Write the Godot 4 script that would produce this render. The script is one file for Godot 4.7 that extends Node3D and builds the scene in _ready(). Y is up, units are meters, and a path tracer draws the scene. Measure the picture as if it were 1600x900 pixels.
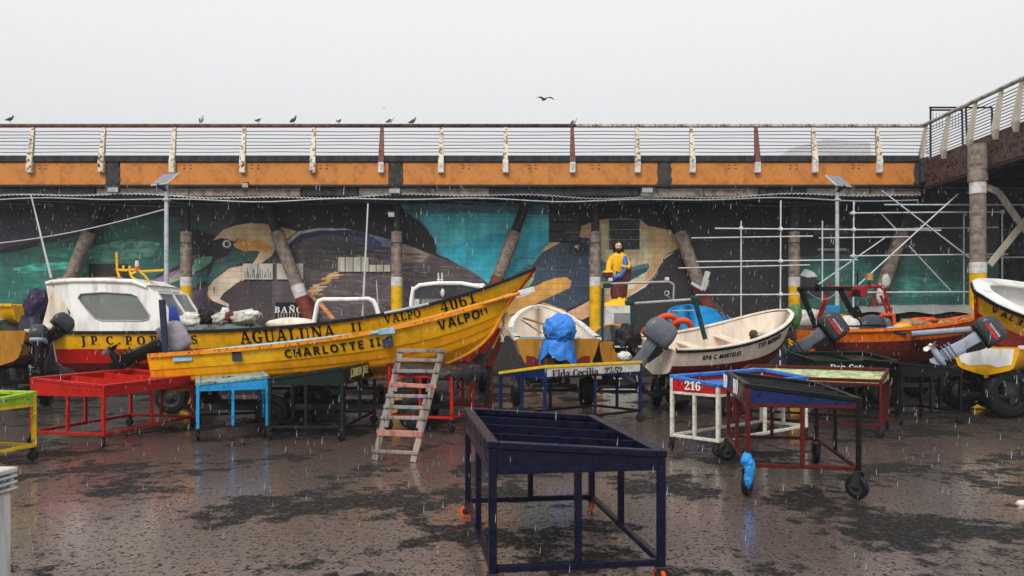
extends Node3D
# A rainy fishing yard: boats on trailers, fish tables, a painted wall under a raised walkway.
const EYE := 1.7
const FOC := 1250.0
var M := {}
var T := {}
var taken := {}
var fonts := {}

func _ready():
	setup_view()
	make_textures()
	make_materials()
	build_ground()
	build_wall()
	build_walkway()
	build_wing()
	build_columns()
	build_scaffold()
	build_far()
	build_tables()
	build_boats()
	build_clutter()
	build_lamps_and_birds()
	build_rain()

# ---------------------------------------------------------------- camera, sky, light
func setup_view():
	var cam := Camera3D.new()
	cam.name = "camera"
	cam.projection = Camera3D.PROJECTION_FRUSTUM
	cam.near = 0.05
	cam.far = 2500.0
	cam.size = 900.0 / FOC * 0.05
	cam.frustum_offset = Vector2(0, 50.0 / FOC * 0.05)
	cam.position = Vector3(0, EYE, 0)
	add_child(cam)
	cam.current = true
	var sm := ProceduralSkyMaterial.new()
	sm.sky_top_color = Color(0.955, 0.96, 0.97)
	sm.sky_horizon_color = Color(0.90, 0.90, 0.905)
	sm.sky_curve = 0.35
	sm.ground_bottom_color = Color(0.3, 0.29, 0.28)
	sm.ground_horizon_color = Color(0.6, 0.6, 0.6)
	sm.sun_angle_max = 0.0
	sm.use_debanding = false
	var sky := Sky.new()
	sky.sky_material = sm
	var env := Environment.new()
	env.background_mode = Environment.BG_SKY
	env.sky = sky
	env.background_energy_multiplier = 0.685
	env.ambient_light_source = Environment.AMBIENT_SOURCE_SKY
	env.tonemap_mode = Environment.TONE_MAPPER_LINEAR
	env.tonemap_exposure = 1.83
	env.sdfgi_enabled = true
	env.ssao_enabled = true
	env.ssil_enabled = true
	env.fog_enabled = true
	env.fog_density = 0.0008
	env.fog_light_color = Color(0.86, 0.87, 0.89)
	var we := WorldEnvironment.new()
	we.name = "environment"
	we.environment = env
	add_child(we)
	var sun := DirectionalLight3D.new()
	sun.name = "overcast_sun"
	sun.light_energy = 0.5
	sun.light_color = Color(1.0, 0.985, 0.96)
	sun.light_angular_distance = 25.0
	sun.shadow_enabled = true
	add_child(sun)
	sun.look_at_from_position(Vector3(-5, 13, 12), Vector3.ZERO)

# ---------------------------------------------------------------- helpers
func P(x: float, y: float, z: float) -> Vector3:      # the place seen at that point of the photograph, z metres away
	return Vector3((x - 800.0) * z / FOC, EYE - (y - 500.0) * z / FOC, -z)
func W(x: float, z: float, y := 0.0) -> Vector3:
	return Vector3(x, y, -z)
func numbered(called: String) -> String:
	if not taken.has(called):
		taken[called] = 0
		return called
	taken[called] += 1
	return "%s_%03d" % [called, taken[called]]
func tag(o: Node, label: String, category: String, group := ""):
	o.set_meta("label", label)
	o.set_meta("category", category)
	if group != "":
		o.set_meta("group", group)
func thing(called: String, label: String, category: String, at := Vector3.ZERO, group := "") -> Node3D:
	var o := Node3D.new()
	o.name = numbered(called)
	add_child(o)
	o.position = at
	tag(o, label, category, group)
	return o
func mb(g := -1) -> SurfaceTool:
	var st := SurfaceTool.new()
	st.begin(Mesh.PRIMITIVE_TRIANGLES)
	st.set_smooth_group(g)
	return st
func obj(called: String, st: SurfaceTool, mat: Material, parent: Node) -> MeshInstance3D:
	st.generate_normals()
	var o := MeshInstance3D.new()
	o.mesh = st.commit()
	o.material_override = mat
	o.name = numbered(called) if parent == self else called
	parent.add_child(o, true)
	return o
func share(called: String, mesh: Mesh, mat: Material, parent: Node, xf: Transform3D) -> MeshInstance3D:
	var o := MeshInstance3D.new()
	o.mesh = mesh
	o.material_override = mat
	o.name = called
	o.transform = xf
	parent.add_child(o, true)
	return o
func tri(st, a, b, c):
	st.add_vertex(a); st.add_vertex(b); st.add_vertex(c)
func quad(st, a, b, c, d):
	tri(st, a, b, c); tri(st, a, c, d)
func out3(st, a: Vector3, b: Vector3, c: Vector3, mid: Vector3):
	if (b - a).cross(c - a).dot((a + b + c) / 3.0 - mid) > 0.0:
		tri(st, a, c, b)
	else:
		tri(st, a, b, c)
func out4(st, a, b, c, d, mid):
	out3(st, a, b, c, mid); out3(st, a, c, d, mid)
# a box with its edges chamfered
func cbox(st: SurfaceTool, c: Vector3, s: Vector3, bs := Basis(), ch := 0.008):
	st.set_smooth_group(-1)
	var h := s * 0.5
	var b := minf(ch, minf(h.x, minf(h.y, h.z)) * 0.45)
	var p := {}
	for sx in [-1, 1]:
		for sy in [-1, 1]:
			for sz in [-1, 1]:
				var k := Vector3i(sx, sy, sz)
				p[[k, 0]] = c + bs * Vector3(sx * h.x, sy * (h.y - b), sz * (h.z - b))
				p[[k, 1]] = c + bs * Vector3(sx * (h.x - b), sy * h.y, sz * (h.z - b))
				p[[k, 2]] = c + bs * Vector3(sx * (h.x - b), sy * (h.y - b), sz * h.z)
	for s1 in [-1, 1]:
		out4(st, p[[Vector3i(s1, -1, -1), 0]], p[[Vector3i(s1, 1, -1), 0]], p[[Vector3i(s1, 1, 1), 0]], p[[Vector3i(s1, -1, 1), 0]], c)
		out4(st, p[[Vector3i(-1, s1, -1), 1]], p[[Vector3i(1, s1, -1), 1]], p[[Vector3i(1, s1, 1), 1]], p[[Vector3i(-1, s1, 1), 1]], c)
		out4(st, p[[Vector3i(-1, -1, s1), 2]], p[[Vector3i(1, -1, s1), 2]], p[[Vector3i(1, 1, s1), 2]], p[[Vector3i(-1, 1, s1), 2]], c)
		for s2 in [-1, 1]:
			out4(st, p[[Vector3i(s1, s2, -1), 0]], p[[Vector3i(s1, s2, 1), 0]], p[[Vector3i(s1, s2, 1), 1]], p[[Vector3i(s1, s2, -1), 1]], c)
			out4(st, p[[Vector3i(s1, -1, s2), 0]], p[[Vector3i(s1, 1, s2), 0]], p[[Vector3i(s1, 1, s2), 2]], p[[Vector3i(s1, -1, s2), 2]], c)
			out4(st, p[[Vector3i(-1, s1, s2), 1]], p[[Vector3i(1, s1, s2), 1]], p[[Vector3i(1, s1, s2), 2]], p[[Vector3i(-1, s1, s2), 2]], c)
			for s3 in [-1, 1]:
				var k2 := Vector3i(s1, s2, s3)
				out3(st, p[[k2, 0]], p[[k2, 1]], p[[k2, 2]], c)
func frame_of(d: Vector3, up := Vector3.UP) -> Basis:   # z along d
	var z := d.normalized()
	if absf(z.dot(up)) > 0.98:
		up = Vector3.RIGHT
	var x := up.cross(z).normalized()
	return Basis(x, z.cross(x), z)
func bar(st: SurfaceTool, a: Vector3, b: Vector3, w: float, h: float, up := Vector3.UP, ch := 0.006):
	cbox(st, (a + b) * 0.5, Vector3(w, h, a.distance_to(b)), frame_of(b - a, up), ch)
func tube(st: SurfaceTool, pts: Array, rad, n := 8, caps := true):
	st.set_smooth_group(1)
	var rings := []
	var bs := frame_of(pts[1] - pts[0])
	for i in pts.size():
		var d: Vector3 = (pts[mini(i + 1, pts.size() - 1)] - pts[maxi(i - 1, 0)])
		if d.length() > 1e-6:
			d = d.normalized()
			var q := Quaternion(bs.z, d) if bs.z.dot(d) > -0.999 else Quaternion()
			bs = (Basis(q) * bs).orthonormalized()
		var r: float = rad[i] if rad is Array else rad
		var ring := []
		for k in n:
			var t := TAU * k / n
			ring.append(pts[i] + (bs.x * cos(t) + bs.y * sin(t)) * r)
		rings.append(ring)
	skin(st, rings, true)
	if caps:
		st.set_smooth_group(-1)
		for e in [0, rings.size() - 1]:
			var mid: Vector3 = pts[e]
			var inside: Vector3 = pts[1] if e == 0 else pts[rings.size() - 2]
			for k in n:
				out3(st, mid, rings[e][k], rings[e][(k + 1) % n], inside)
func skin(st: SurfaceTool, rings: Array, closed := true):
	var n: int = rings[0].size()
	for i in rings.size() - 1:
		for k in (n if closed else n - 1):
			var k2 := (k + 1) % n
			quad(st, rings[i][k], rings[i + 1][k], rings[i + 1][k2], rings[i][k2])
func cap(st: SurfaceTool, ring: Array, inside: Vector3):
	var mid := Vector3.ZERO
	for q in ring:
		mid += q
	mid /= ring.size()
	for k in ring.size():
		out3(st, mid, ring[k], ring[(k + 1) % ring.size()], inside)
# a flat outline (in the plane bs.x, bs.y) given depth along bs.z
func extrude(st: SurfaceTool, poly: Array, at: Vector3, bs: Basis, depth: float):
	st.set_smooth_group(-1)
	var pv := PackedVector2Array(poly)
	if Geometry2D.is_polygon_clockwise(pv):
		pv.reverse()
	var idx := Geometry2D.triangulate_polygon(pv)
	var f := func(i, z): return at + bs.x * pv[i].x + bs.y * pv[i].y + bs.z * z
	for k in range(0, idx.size(), 3):
		var a := pv[idx[k]]; var b := pv[idx[k + 1]]; var c := pv[idx[k + 2]]
		var ccw := (b - a).cross(c - a) > 0
		var i0 := idx[k]; var i1 := idx[k + 1] if ccw else idx[k + 2]; var i2 := idx[k + 2] if ccw else idx[k + 1]
		tri(st, f.call(i0, depth), f.call(i2, depth), f.call(i1, depth))
		tri(st, f.call(i0, 0.0), f.call(i1, 0.0), f.call(i2, 0.0))
	for i in pv.size():
		var j := (i + 1) % pv.size()
		quad(st, f.call(i, 0.0), f.call(i, depth), f.call(j, depth), f.call(j, 0.0))
# an uneven rounded body
func lump(st: SurfaceTool, c: Vector3, r: Vector3, sd: int, amp := 0.18, freq := 1.6, nu := 22, nv := 14, bs := Basis(), folds := false):
	st.set_smooth_group(1)
	var nz := FastNoiseLite.new()
	nz.seed = sd
	nz.frequency = freq
	nz.noise_type = FastNoiseLite.TYPE_SIMPLEX_SMOOTH
	nz.fractal_octaves = 3
	if folds:
		nz.fractal_type = FastNoiseLite.FRACTAL_RIDGED
	var rings := []
	for i in nv + 1:
		var ph := PI * i / nv
		var ring := []
		for k in nu:
			var th := TAU * k / nu
			var d := Vector3(sin(ph) * cos(th), cos(ph), sin(ph) * sin(th))
			var q := 1.0 + amp * nz.get_noise_3dv(d)
			ring.append(c + bs * (d * r * q))
		rings.append(ring)
	skin(st, rings, true)
func sup(c: Vector3, bs: Basis, hx: float, hy: float, n := 16, e := 0.55) -> Array:   # a rounded-rectangle ring
	var ring := []
	for k in n:
		var t := TAU * k / n
		var x := signf(cos(t)) * pow(absf(cos(t)), e) * hx
		var y := signf(sin(t)) * pow(absf(sin(t)), e) * hy
		ring.append(c + bs.x * x + bs.y * y)
	return ring
func font(kind: String) -> SystemFont:
	if not fonts.has(kind):
		var f := SystemFont.new()
		f.font_names = PackedStringArray([{"serif": "Droid Serif", "sans": "Droid Sans", "mono": "Droid Sans Mono"}[kind]])
		f.font_weight = 700
		fonts[kind] = f
	return fonts[kind]
func glyph(ch: String, kind: String, h: float, depth := 0.006) -> TextMesh:
	var t := TextMesh.new()
	t.text = ch
	t.font = font(kind)
	t.font_size = 64
	t.pixel_size = h / 46.0
	t.depth = depth
	t.curve_step = 1.5
	return t
# words laid letter by letter on a surface: where(d) gives the frame at d metres along the words
func lettering(st: SurfaceTool, text: String, kind: String, h: float, where: Callable, gap := 0.14, stretch := 1.0):
	var items := []
	var total := 0.0
	for ch in text:
		if ch == " ":
			items.append([null, 0.45 * h * stretch])
			total += 0.45 * h * stretch
			continue
		var g := glyph(ch, kind, h)
		var w: float = g.get_aabb().size.x * stretch
		items.append([g, w + gap * h])
		total += w + gap * h
	var d := -total / 2
	for it in items:
		if it[0] != null:
			var xf: Transform3D = where.call(d + it[1] / 2)
			var g: TextMesh = it[0]
			var ab := g.get_aabb()
			var mid := ab.position + ab.size / 2
			var fit := Transform3D(Basis.from_scale(Vector3(stretch, 1, 1)), Vector3(-mid.x * stretch, 0.0, -mid.z))
			st.append_from(g, 0, xf * fit)
		d += it[1]
func flat_words(called: String, text: String, kind: String, h: float, at: Vector3, bs: Basis, mat: Material, parent: Node, gap := 0.14, stretch := 1.0):
	var st := SurfaceTool.new()
	st.begin(Mesh.PRIMITIVE_TRIANGLES)
	lettering(st, text, kind, h, func(d): return Transform3D(bs, at + bs.x * d), gap, stretch)
	var o := MeshInstance3D.new()
	o.mesh = st.commit()
	o.material_override = mat
	o.name = called
	parent.add_child(o, true)
	return o
# ---------------------------------------------------------------- textures and materials
func noise_img(sd: int, freq: float, w: int, h: int, oct := 4, ridged := false, stretch := 1.0) -> PackedByteArray:
	var nz := FastNoiseLite.new()
	nz.seed = sd
	nz.frequency = freq
	nz.fractal_octaves = oct
	nz.noise_type = FastNoiseLite.TYPE_SIMPLEX_SMOOTH
	if ridged:
		nz.fractal_type = FastNoiseLite.FRACTAL_RIDGED
	var im: Image
	if stretch != 1.0:
		im = nz.get_seamless_image(w, int(h / stretch), false, false, 0.1, true)
		im.resize(w, h, Image.INTERPOLATE_CUBIC)
	else:
		im = nz.get_seamless_image(w, h, false, false, 0.1, true)
	im.convert(Image.FORMAT_L8)
	return im.get_data()
func tex_of(data: PackedByteArray, w: int, h: int, fmt: int) -> ImageTexture:
	return ImageTexture.create_from_image(Image.create_from_data(w, h, false, fmt, data))
func ss(a: float, b: float, x: float) -> float:
	var t := clampf((x - a) / (b - a), 0.0, 1.0)
	return t * t * (3.0 - 2.0 * t)
# a colour texture that multiplies the paint: soft stains, chips that show another colour, fine specks
func wear(sd: int, stain: float, chip: Color, chip_at: float, stretch := 1.0, n := 512) -> ImageTexture:
	var a := noise_img(sd, 0.008, n, n, 5, false, stretch)
	var b := noise_img(sd + 7, 0.03, n, n, 5, false, stretch)
	var c := noise_img(sd + 13, 0.25, n, n, 2)
	var out := PackedByteArray()
	out.resize(n * n * 3)
	for i in n * n:
		var v := 1.0 - stain * ss(90.0, 210.0, a[i] * 0.6 + b[i] * 0.4) - 0.06 * (c[i] / 255.0)
		var k := ss(chip_at, chip_at + 10.0, b[i] * 0.75 + a[i] * 0.15 + c[i] * 0.1)
		out[i * 3] = int(255.0 * clampf(lerpf(v, chip.r, k), 0, 1))
		out[i * 3 + 1] = int(255.0 * clampf(lerpf(v, chip.g, k), 0, 1))
		out[i * 3 + 2] = int(255.0 * clampf(lerpf(v, chip.b, k), 0, 1))
	return tex_of(out, n, n, Image.FORMAT_RGB8)
func rough_tex(sd: int, lo: float, hi: float, n := 512) -> ImageTexture:
	var a := noise_img(sd, 0.012, n, n, 5)
	var b := noise_img(sd + 3, 0.2, n, n, 2)
	var out := PackedByteArray()
	out.resize(n * n)
	for i in n * n:
		out[i] = int(255.0 * clampf(lerpf(lo, hi, ss(70, 190, a[i])) + 0.12 * (b[i] / 255.0 - 0.5), 0.02, 1))
	return tex_of(out, n, n, Image.FORMAT_L8)
func bump_tex(sd: int, freq: float, strength: float, oct := 4, stretch := 1.0, n := 512, ridged := false) -> ImageTexture:
	var im := Image.create_from_data(n, n, false, Image.FORMAT_L8, noise_img(sd, freq, n, n, oct, ridged, stretch))
	im.convert(Image.FORMAT_RGBA8)
	im.bump_map_to_normal_map(strength)
	return ImageTexture.create_from_image(im)
func make_textures():
	T.grime = wear(11, 0.16, Color(0.45, 0.38, 0.3), 208.0)
	T.chips = wear(23, 0.16, Color(0.30, 0.22, 0.18), 178.0)
	T.worn = wear(31, 0.30, Color(0.25, 0.2, 0.17), 168.0)
	T.streak = wear(41, 0.13, Color(0.72, 0.60, 0.45), 205.0, 6.0)
	T.rust = wear(53, 0.2, Color(0.45, 0.24, 0.15), 150.0)
	T.concrete = wear(61, 0.34, Color(0.6, 0.57, 0.53), 180.0)
	T.wood = wear(71, 0.38, Color(0.4, 0.35, 0.32), 190.0, 9.0)
	T.rough = rough_tex(81, 0.55, 1.0)
	T.dents = bump_tex(91, 0.02, 2.5, 3)
	T.crumple = bump_tex(103, 0.018, 9.0, 4, 1.0, 512, true)
	T.grain = bump_tex(97, 0.12, 3.0, 3)
func mt(key: String, col: Color, rough := 0.45, tex := "grime", scale := 0.7, metal := 0.0, normal := "", nscale := 0.5) -> StandardMaterial3D:
	var m := StandardMaterial3D.new()
	m.resource_name = key
	m.albedo_color = col
	m.roughness = rough
	m.metallic = metal
	m.metallic_specular = 0.32
	if tex != "":
		m.albedo_texture = T[tex]
		m.roughness_texture = T.rough
		m.roughness = minf(1.0, rough * 1.35)
		m.uv1_triplanar = true
		m.uv1_scale = Vector3.ONE * scale
	if normal != "":
		m.normal_enabled = true
		m.normal_texture = T[normal]
		m.normal_scale = nscale
	M[key] = m
	return m
func make_materials():
	# steel and concrete of the walkway
	mt("orange_fascia", Color(0.79, 0.51, 0.25), 0.5, "grime", 0.35)
	mt("curb", Color(0.22, 0.22, 0.23), 0.55, "concrete", 0.5)
	mt("ledge", Color(0.62, 0.58, 0.55), 0.6, "concrete", 0.3)
	mt("soffit", Color(0.2, 0.19, 0.19), 0.7, "concrete", 0.4)
	mt("post_paint", Color(0.88, 0.85, 0.77), 0.5, "rust", 0.45)
	mt("rail_rust", Color(0.50, 0.33, 0.28), 0.55, "rust", 1.1)
	mt("rail_pale", Color(0.76, 0.73, 0.67), 0.5, "worn", 0.8)
	mt("rod", Color(0.36, 0.37, 0.39), 0.4, "", 1.0, 0.3)
	mt("galvanised", Color(0.66, 0.68, 0.7), 0.42, "grime", 0.8, 0.35)
	mt("scaffold_tube", Color(0.84, 0.86, 0.87), 0.45, "grime", 0.8)
	mt("corrugated", Color(0.62, 0.63, 0.63), 0.45, "streak", 0.4, 0.3)
	mt("brown_steel", Color(0.34, 0.26, 0.245), 0.5, "rust", 0.5)
	mt("dark_steel", Color(0.19, 0.19, 0.195), 0.5, "grime", 0.5)
	mt("beige_steel", Color(0.72, 0.69, 0.62), 0.5, "streak", 0.6)
	mt("concrete", Color(0.60, 0.54, 0.50), 0.6, "concrete", 0.8, 0.0, "grain", 0.5)
	mt("concrete_dark", Color(0.27, 0.26, 0.26), 0.6, "concrete", 0.8, 0.0, "grain", 0.4)
	mt("band_white", Color(0.86, 0.85, 0.84), 0.5, "chips", 0.9)
	mt("column_yellow", Color(0.93, 0.72, 0.06), 0.4, "grime", 0.8)
	mt("column_red", Color(0.50, 0.25, 0.19), 0.5, "chips", 0.8)
	mt("lamp_steel", Color(0.74, 0.76, 0.79), 0.35, "grime", 0.8, 0.2)
	mt("panel_glass", Color(0.42, 0.43, 0.47), 0.12, "", 1.0)
	mt("cable", Color(0.10, 0.10, 0.11), 0.5, "")
	mt("cable_pale", Color(0.7, 0.7, 0.7), 0.5, "")
	# paints of boats and tables
	mt("boat_yellow", Color(0.95, 0.70, 0.06), 0.28, "grime", 0.55, 0.0, "dents", 0.25)
	mt("boat_ochre", Color(0.93, 0.62, 0.05), 0.3, "streak", 0.5, 0.0, "dents", 0.25)
	mt("boat_orange", Color(0.93, 0.46, 0.09), 0.32, "chips", 0.9)
	mt("gunwale_orange", Color(0.92, 0.58, 0.15), 0.35, "chips", 0.9)
	mt("boat_red", Color(0.74, 0.10, 0.075), 0.33, "grime", 0.5)
	mt("boat_maroon", Color(0.47, 0.12, 0.12), 0.38, "grime", 0.5)
	mt("boat_dull_maroon", Color(0.42, 0.17, 0.16), 0.42, "chips", 0.6)
	mt("boat_white", Color(0.96, 0.955, 0.94), 0.24, "streak", 0.45, 0.0, "dents", 0.15)
	mt("boat_cream", Color(0.93, 0.87, 0.80), 0.35, "streak", 0.6)
	mt("boat_brown", Color(0.72, 0.50, 0.14), 0.4, "streak", 0.6)
	mt("boat_tan", Color(0.53, 0.43, 0.33), 0.5, "worn", 0.6)
	mt("boat_blue", Color(0.12, 0.56, 0.80), 0.35, "grime", 0.7)
	mt("boat_pale_blue", Color(0.55, 0.76, 0.86), 0.4, "grime", 0.8)
	mt("boat_inside", Color(0.42, 0.44, 0.44), 0.6, "worn", 0.6)
	mt("rubber", Color(0.095, 0.1, 0.11), 0.45, "grime", 1.2)
	mt("black", Color(0.06, 0.06, 0.065), 0.35, "grime", 1.0)
	mt("letter_black", Color(0.075, 0.06, 0.05), 0.45, "")
	mt("letter_white", Color(0.88, 0.88, 0.86), 0.5, "")
	mt("letter_cream", Color(0.85, 0.78, 0.5), 0.5, "")
	mt("letter_red", Color(0.75, 0.12, 0.1), 0.45, "")
	mt("motor_grey", Color(0.40, 0.42, 0.46), 0.28, "grime", 1.2)
	mt("motor_dark", Color(0.26, 0.275, 0.3), 0.28, "grime", 1.2)
	mt("motor_black", Color(0.07, 0.07, 0.075), 0.25, "")
	mt("motor_pale", Color(0.66, 0.63, 0.66), 0.35, "grime", 1.2)
	mt("motor_red", Color(0.78, 0.13, 0.13), 0.35, "")
	mt("motor_silver", Color(0.62, 0.66, 0.72), 0.3, "grime", 1.2)
	mt("prop", Color(0.86, 0.83, 0.8), 0.4, "")
	mt("navy", Color(0.055, 0.06, 0.16), 0.3, "grime", 1.4, 0.0, "dents", 0.3)
	mt("table_red", Color(0.72, 0.13, 0.10), 0.33, "chips", 1.0)
	mt("table_dark_red", Color(0.33, 0.09, 0.085), 0.38, "chips", 1.0)
	mt("table_sky", Color(0.16, 0.60, 0.84), 0.35, "chips", 1.0)
	mt("table_pale", Color(0.60, 0.70, 0.69), 0.35, "worn", 1.1)
	mt("table_green", Color(0.075, 0.135, 0.11), 0.35, "chips", 1.0)
	mt("table_black", Color(0.075, 0.072, 0.075), 0.35, "worn", 1.0)
	mt("table_lime", Color(0.62, 0.76, 0.20), 0.4, "chips", 1.0)
	mt("table_yellow", Color(0.90, 0.75, 0.14), 0.4, "chips", 1.2)
	mt("table_blue", Color(0.085, 0.15, 0.34), 0.35, "chips", 1.0)
	mt("table_bright_blue", Color(0.22, 0.47, 0.78), 0.35, "chips", 1.0)
	mt("table_white", Color(0.85, 0.83, 0.78), 0.4, "chips", 1.5)
	mt("table_pale_green", Color(0.79, 0.84, 0.62), 0.4, "worn", 1.0)
	mt("slate", Color(0.17, 0.185, 0.195), 0.3, "grime", 1.0)
	mt("wood_grey", Color(0.60, 0.55, 0.52), 0.55, "wood", 1.6, 0.0, "grain", 0.6)
	mt("wood_pink", Color(0.74, 0.50, 0.46), 0.55, "wood", 1.6, 0.0, "grain", 0.6)
	mt("wood_tan", Color(0.72, 0.55, 0.38), 0.55, "wood", 1.4)
	mt("plastic_white", Color(0.82, 0.82, 0.81), 0.4, "streak", 1.2)
	mt("tarp_blue", Color(0.24, 0.55, 0.93), 0.22, "grime", 1.5, 0.0, "crumple", 1.0)
	mt("bag_blue", Color(0.20, 0.60, 0.90), 0.25, "grime", 2.0, 0.0, "crumple", 1.0)
	mt("bag_black", Color(0.08, 0.08, 0.085), 0.2, "grime", 1.6, 0.0, "crumple", 1.0)
	mt("bag_white", Color(0.88, 0.87, 0.84), 0.45, "grime", 1.5, 0.0, "crumple", 0.8)
	mt("cloth_purple", Color(0.19, 0.18, 0.27), 0.6, "grime", 1.0)
	mt("cloth_blue", Color(0.13, 0.27, 0.60), 0.6, "grime", 1.5)
	mt("cloth_red", Color(0.72, 0.33, 0.34), 0.6, "grime", 1.5)
	mt("buoy_orange", Color(0.92, 0.34, 0.14), 0.4, "grime", 1.5)
	mt("buoy_green", Color(0.33, 0.50, 0.29), 0.4, "worn", 1.5)
	mt("frame_red", Color(0.60, 0.13, 0.14), 0.4, "chips", 1.5)
	mt("frame_yellow", Color(0.93, 0.72, 0.12), 0.4, "chips", 1.5)
	mt("frame_teal", Color(0.09, 0.24, 0.24), 0.4, "grime", 1.5)
	mt("post_blue", Color(0.16, 0.20, 0.29), 0.4, "grime", 1.0)
	mt("statue_yellow", Color(0.95, 0.74, 0.08), 0.35, "grime", 1.5)
	mt("statue_brown", Color(0.40, 0.20, 0.19), 0.4, "grime", 1.5)
	mt("statue_blue", Color(0.24, 0.42, 0.72), 0.4, "grime", 1.5)
	mt("statue_skin", Color(0.86, 0.68, 0.55), 0.45, "")
	mt("statue_hair", Color(0.10, 0.075, 0.065), 0.5, "")
	mt("pedestal_white", Color(0.84, 0.83, 0.80), 0.55, "grime", 0.9)
	mt("gull_white", Color(0.86, 0.86, 0.85), 0.7, "")
	mt("gull_grey", Color(0.36, 0.37, 0.4), 0.7, "")
	mt("gull_beak", Color(0.75, 0.50, 0.2), 0.6, "")
	mt("gull_pink", Color(0.50, 0.36, 0.36), 0.7, "")
	mt("net_brown", Color(0.35, 0.27, 0.22), 0.8, "worn", 2.0, 0.0, "grain", 1.0)
	mt("net_white", Color(0.80, 0.79, 0.74), 0.7, "worn", 2.0, 0.0, "grain", 1.0)
	mt("far_wall", Color(0.78, 0.78, 0.77), 0.8, "grime", 0.05)
	mt("far_pink", Color(0.78, 0.66, 0.66), 0.8, "grime", 0.05)
	mt("sign_plate", Color(0.12, 0.12, 0.13), 0.4, "grime", 1.0)
	mt("shutter", Color(0.27, 0.27, 0.285), 0.45, "streak", 0.5, 0.2)
	mt("pale_panel", Color(0.85, 0.83, 0.78), 0.5, "streak", 0.5)
	mt("crate_black", Color(0.13, 0.13, 0.135), 0.45, "grime", 1.0)
	mt("grey_cover", Color(0.52, 0.53, 0.52), 0.45, "grime", 0.5)
	var g := mt("window_glass", Color(0.56, 0.58, 0.56, 0.42), 0.05, "")
	g.transparency = BaseMaterial3D.TRANSPARENCY_ALPHA
	g = mt("drop", Color(0.9, 0.92, 0.95, 0.6), 0.08, "")
	g.transparency = BaseMaterial3D.TRANSPARENCY_ALPHA

# ---------------------------------------------------------------- ground
func build_ground():
	var n := 2048
	var a := noise_img(201, 0.0026, n, n, 6)                 # where water lies
	var b := noise_img(207, 0.045, n, n, 5)                  # pits and stones
	var c := noise_img(213, 0.11, n, n, 3)                   # the fine pocking of rain on the film
	var e := noise_img(225, 0.32, n, n, 2)
	var f := noise_img(219, 0.016, n, n, 5)
	var rough := PackedByteArray(); rough.resize(n * n)
	var film := PackedByteArray(); film.resize(n * n)
	var height := PackedByteArray(); height.resize(n * n)
	var col := PackedByteArray(); col.resize(n * n * 3)
	for i in n * n:
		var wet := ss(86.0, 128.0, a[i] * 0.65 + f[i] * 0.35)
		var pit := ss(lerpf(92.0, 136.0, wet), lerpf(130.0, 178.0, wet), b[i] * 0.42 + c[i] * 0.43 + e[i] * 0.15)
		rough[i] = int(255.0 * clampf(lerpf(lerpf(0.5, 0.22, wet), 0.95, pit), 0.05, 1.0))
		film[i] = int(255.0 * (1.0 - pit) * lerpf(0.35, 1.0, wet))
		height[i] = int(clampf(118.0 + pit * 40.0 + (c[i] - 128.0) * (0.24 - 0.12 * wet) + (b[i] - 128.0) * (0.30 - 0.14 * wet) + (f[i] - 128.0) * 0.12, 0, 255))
		var v := (0.62 + 0.36 * (b[i] / 255.0)) * lerpf(0.85, 2.05, wet * (1.0 - pit)) - 0.34 * pit  # wet film painted paler in the albedo, standing in for sky reflection
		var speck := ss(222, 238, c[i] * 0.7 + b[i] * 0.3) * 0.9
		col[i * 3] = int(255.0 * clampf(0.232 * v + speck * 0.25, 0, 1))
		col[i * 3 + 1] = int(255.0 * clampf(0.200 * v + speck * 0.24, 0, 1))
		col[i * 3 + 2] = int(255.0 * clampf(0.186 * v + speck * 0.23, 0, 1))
	var im := Image.create_from_data(n, n, false, Image.FORMAT_L8, height)
	im.convert(Image.FORMAT_RGBA8)
	im.bump_map_to_normal_map(5.0)
	var m := StandardMaterial3D.new()
	m.resource_name = "wet_asphalt"
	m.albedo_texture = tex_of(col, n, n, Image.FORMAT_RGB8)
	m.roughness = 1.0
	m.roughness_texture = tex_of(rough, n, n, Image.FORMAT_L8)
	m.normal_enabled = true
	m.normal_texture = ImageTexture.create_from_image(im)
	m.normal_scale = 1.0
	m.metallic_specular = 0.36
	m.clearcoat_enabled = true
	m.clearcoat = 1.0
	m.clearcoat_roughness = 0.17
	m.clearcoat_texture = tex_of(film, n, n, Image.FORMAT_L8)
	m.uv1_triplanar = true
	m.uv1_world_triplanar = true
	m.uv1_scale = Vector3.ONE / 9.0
	var st := mb(1)
	var xs := [-900, -40, -20, -10, 0, 10, 20, 40, 900]
	var zs := [40, 0, -10, -20, -30, -45, -900]
	for i in xs.size() - 1:
		for k in zs.size() - 1:
			quad(st, Vector3(xs[i], 0, zs[k + 1]), Vector3(xs[i + 1], 0, zs[k + 1]), Vector3(xs[i + 1], 0, zs[k]), Vector3(xs[i], 0, zs[k]))
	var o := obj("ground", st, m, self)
	o.set_meta("kind", "structure")
	o.set_meta("label", "wet dark asphalt of the yard")
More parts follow.
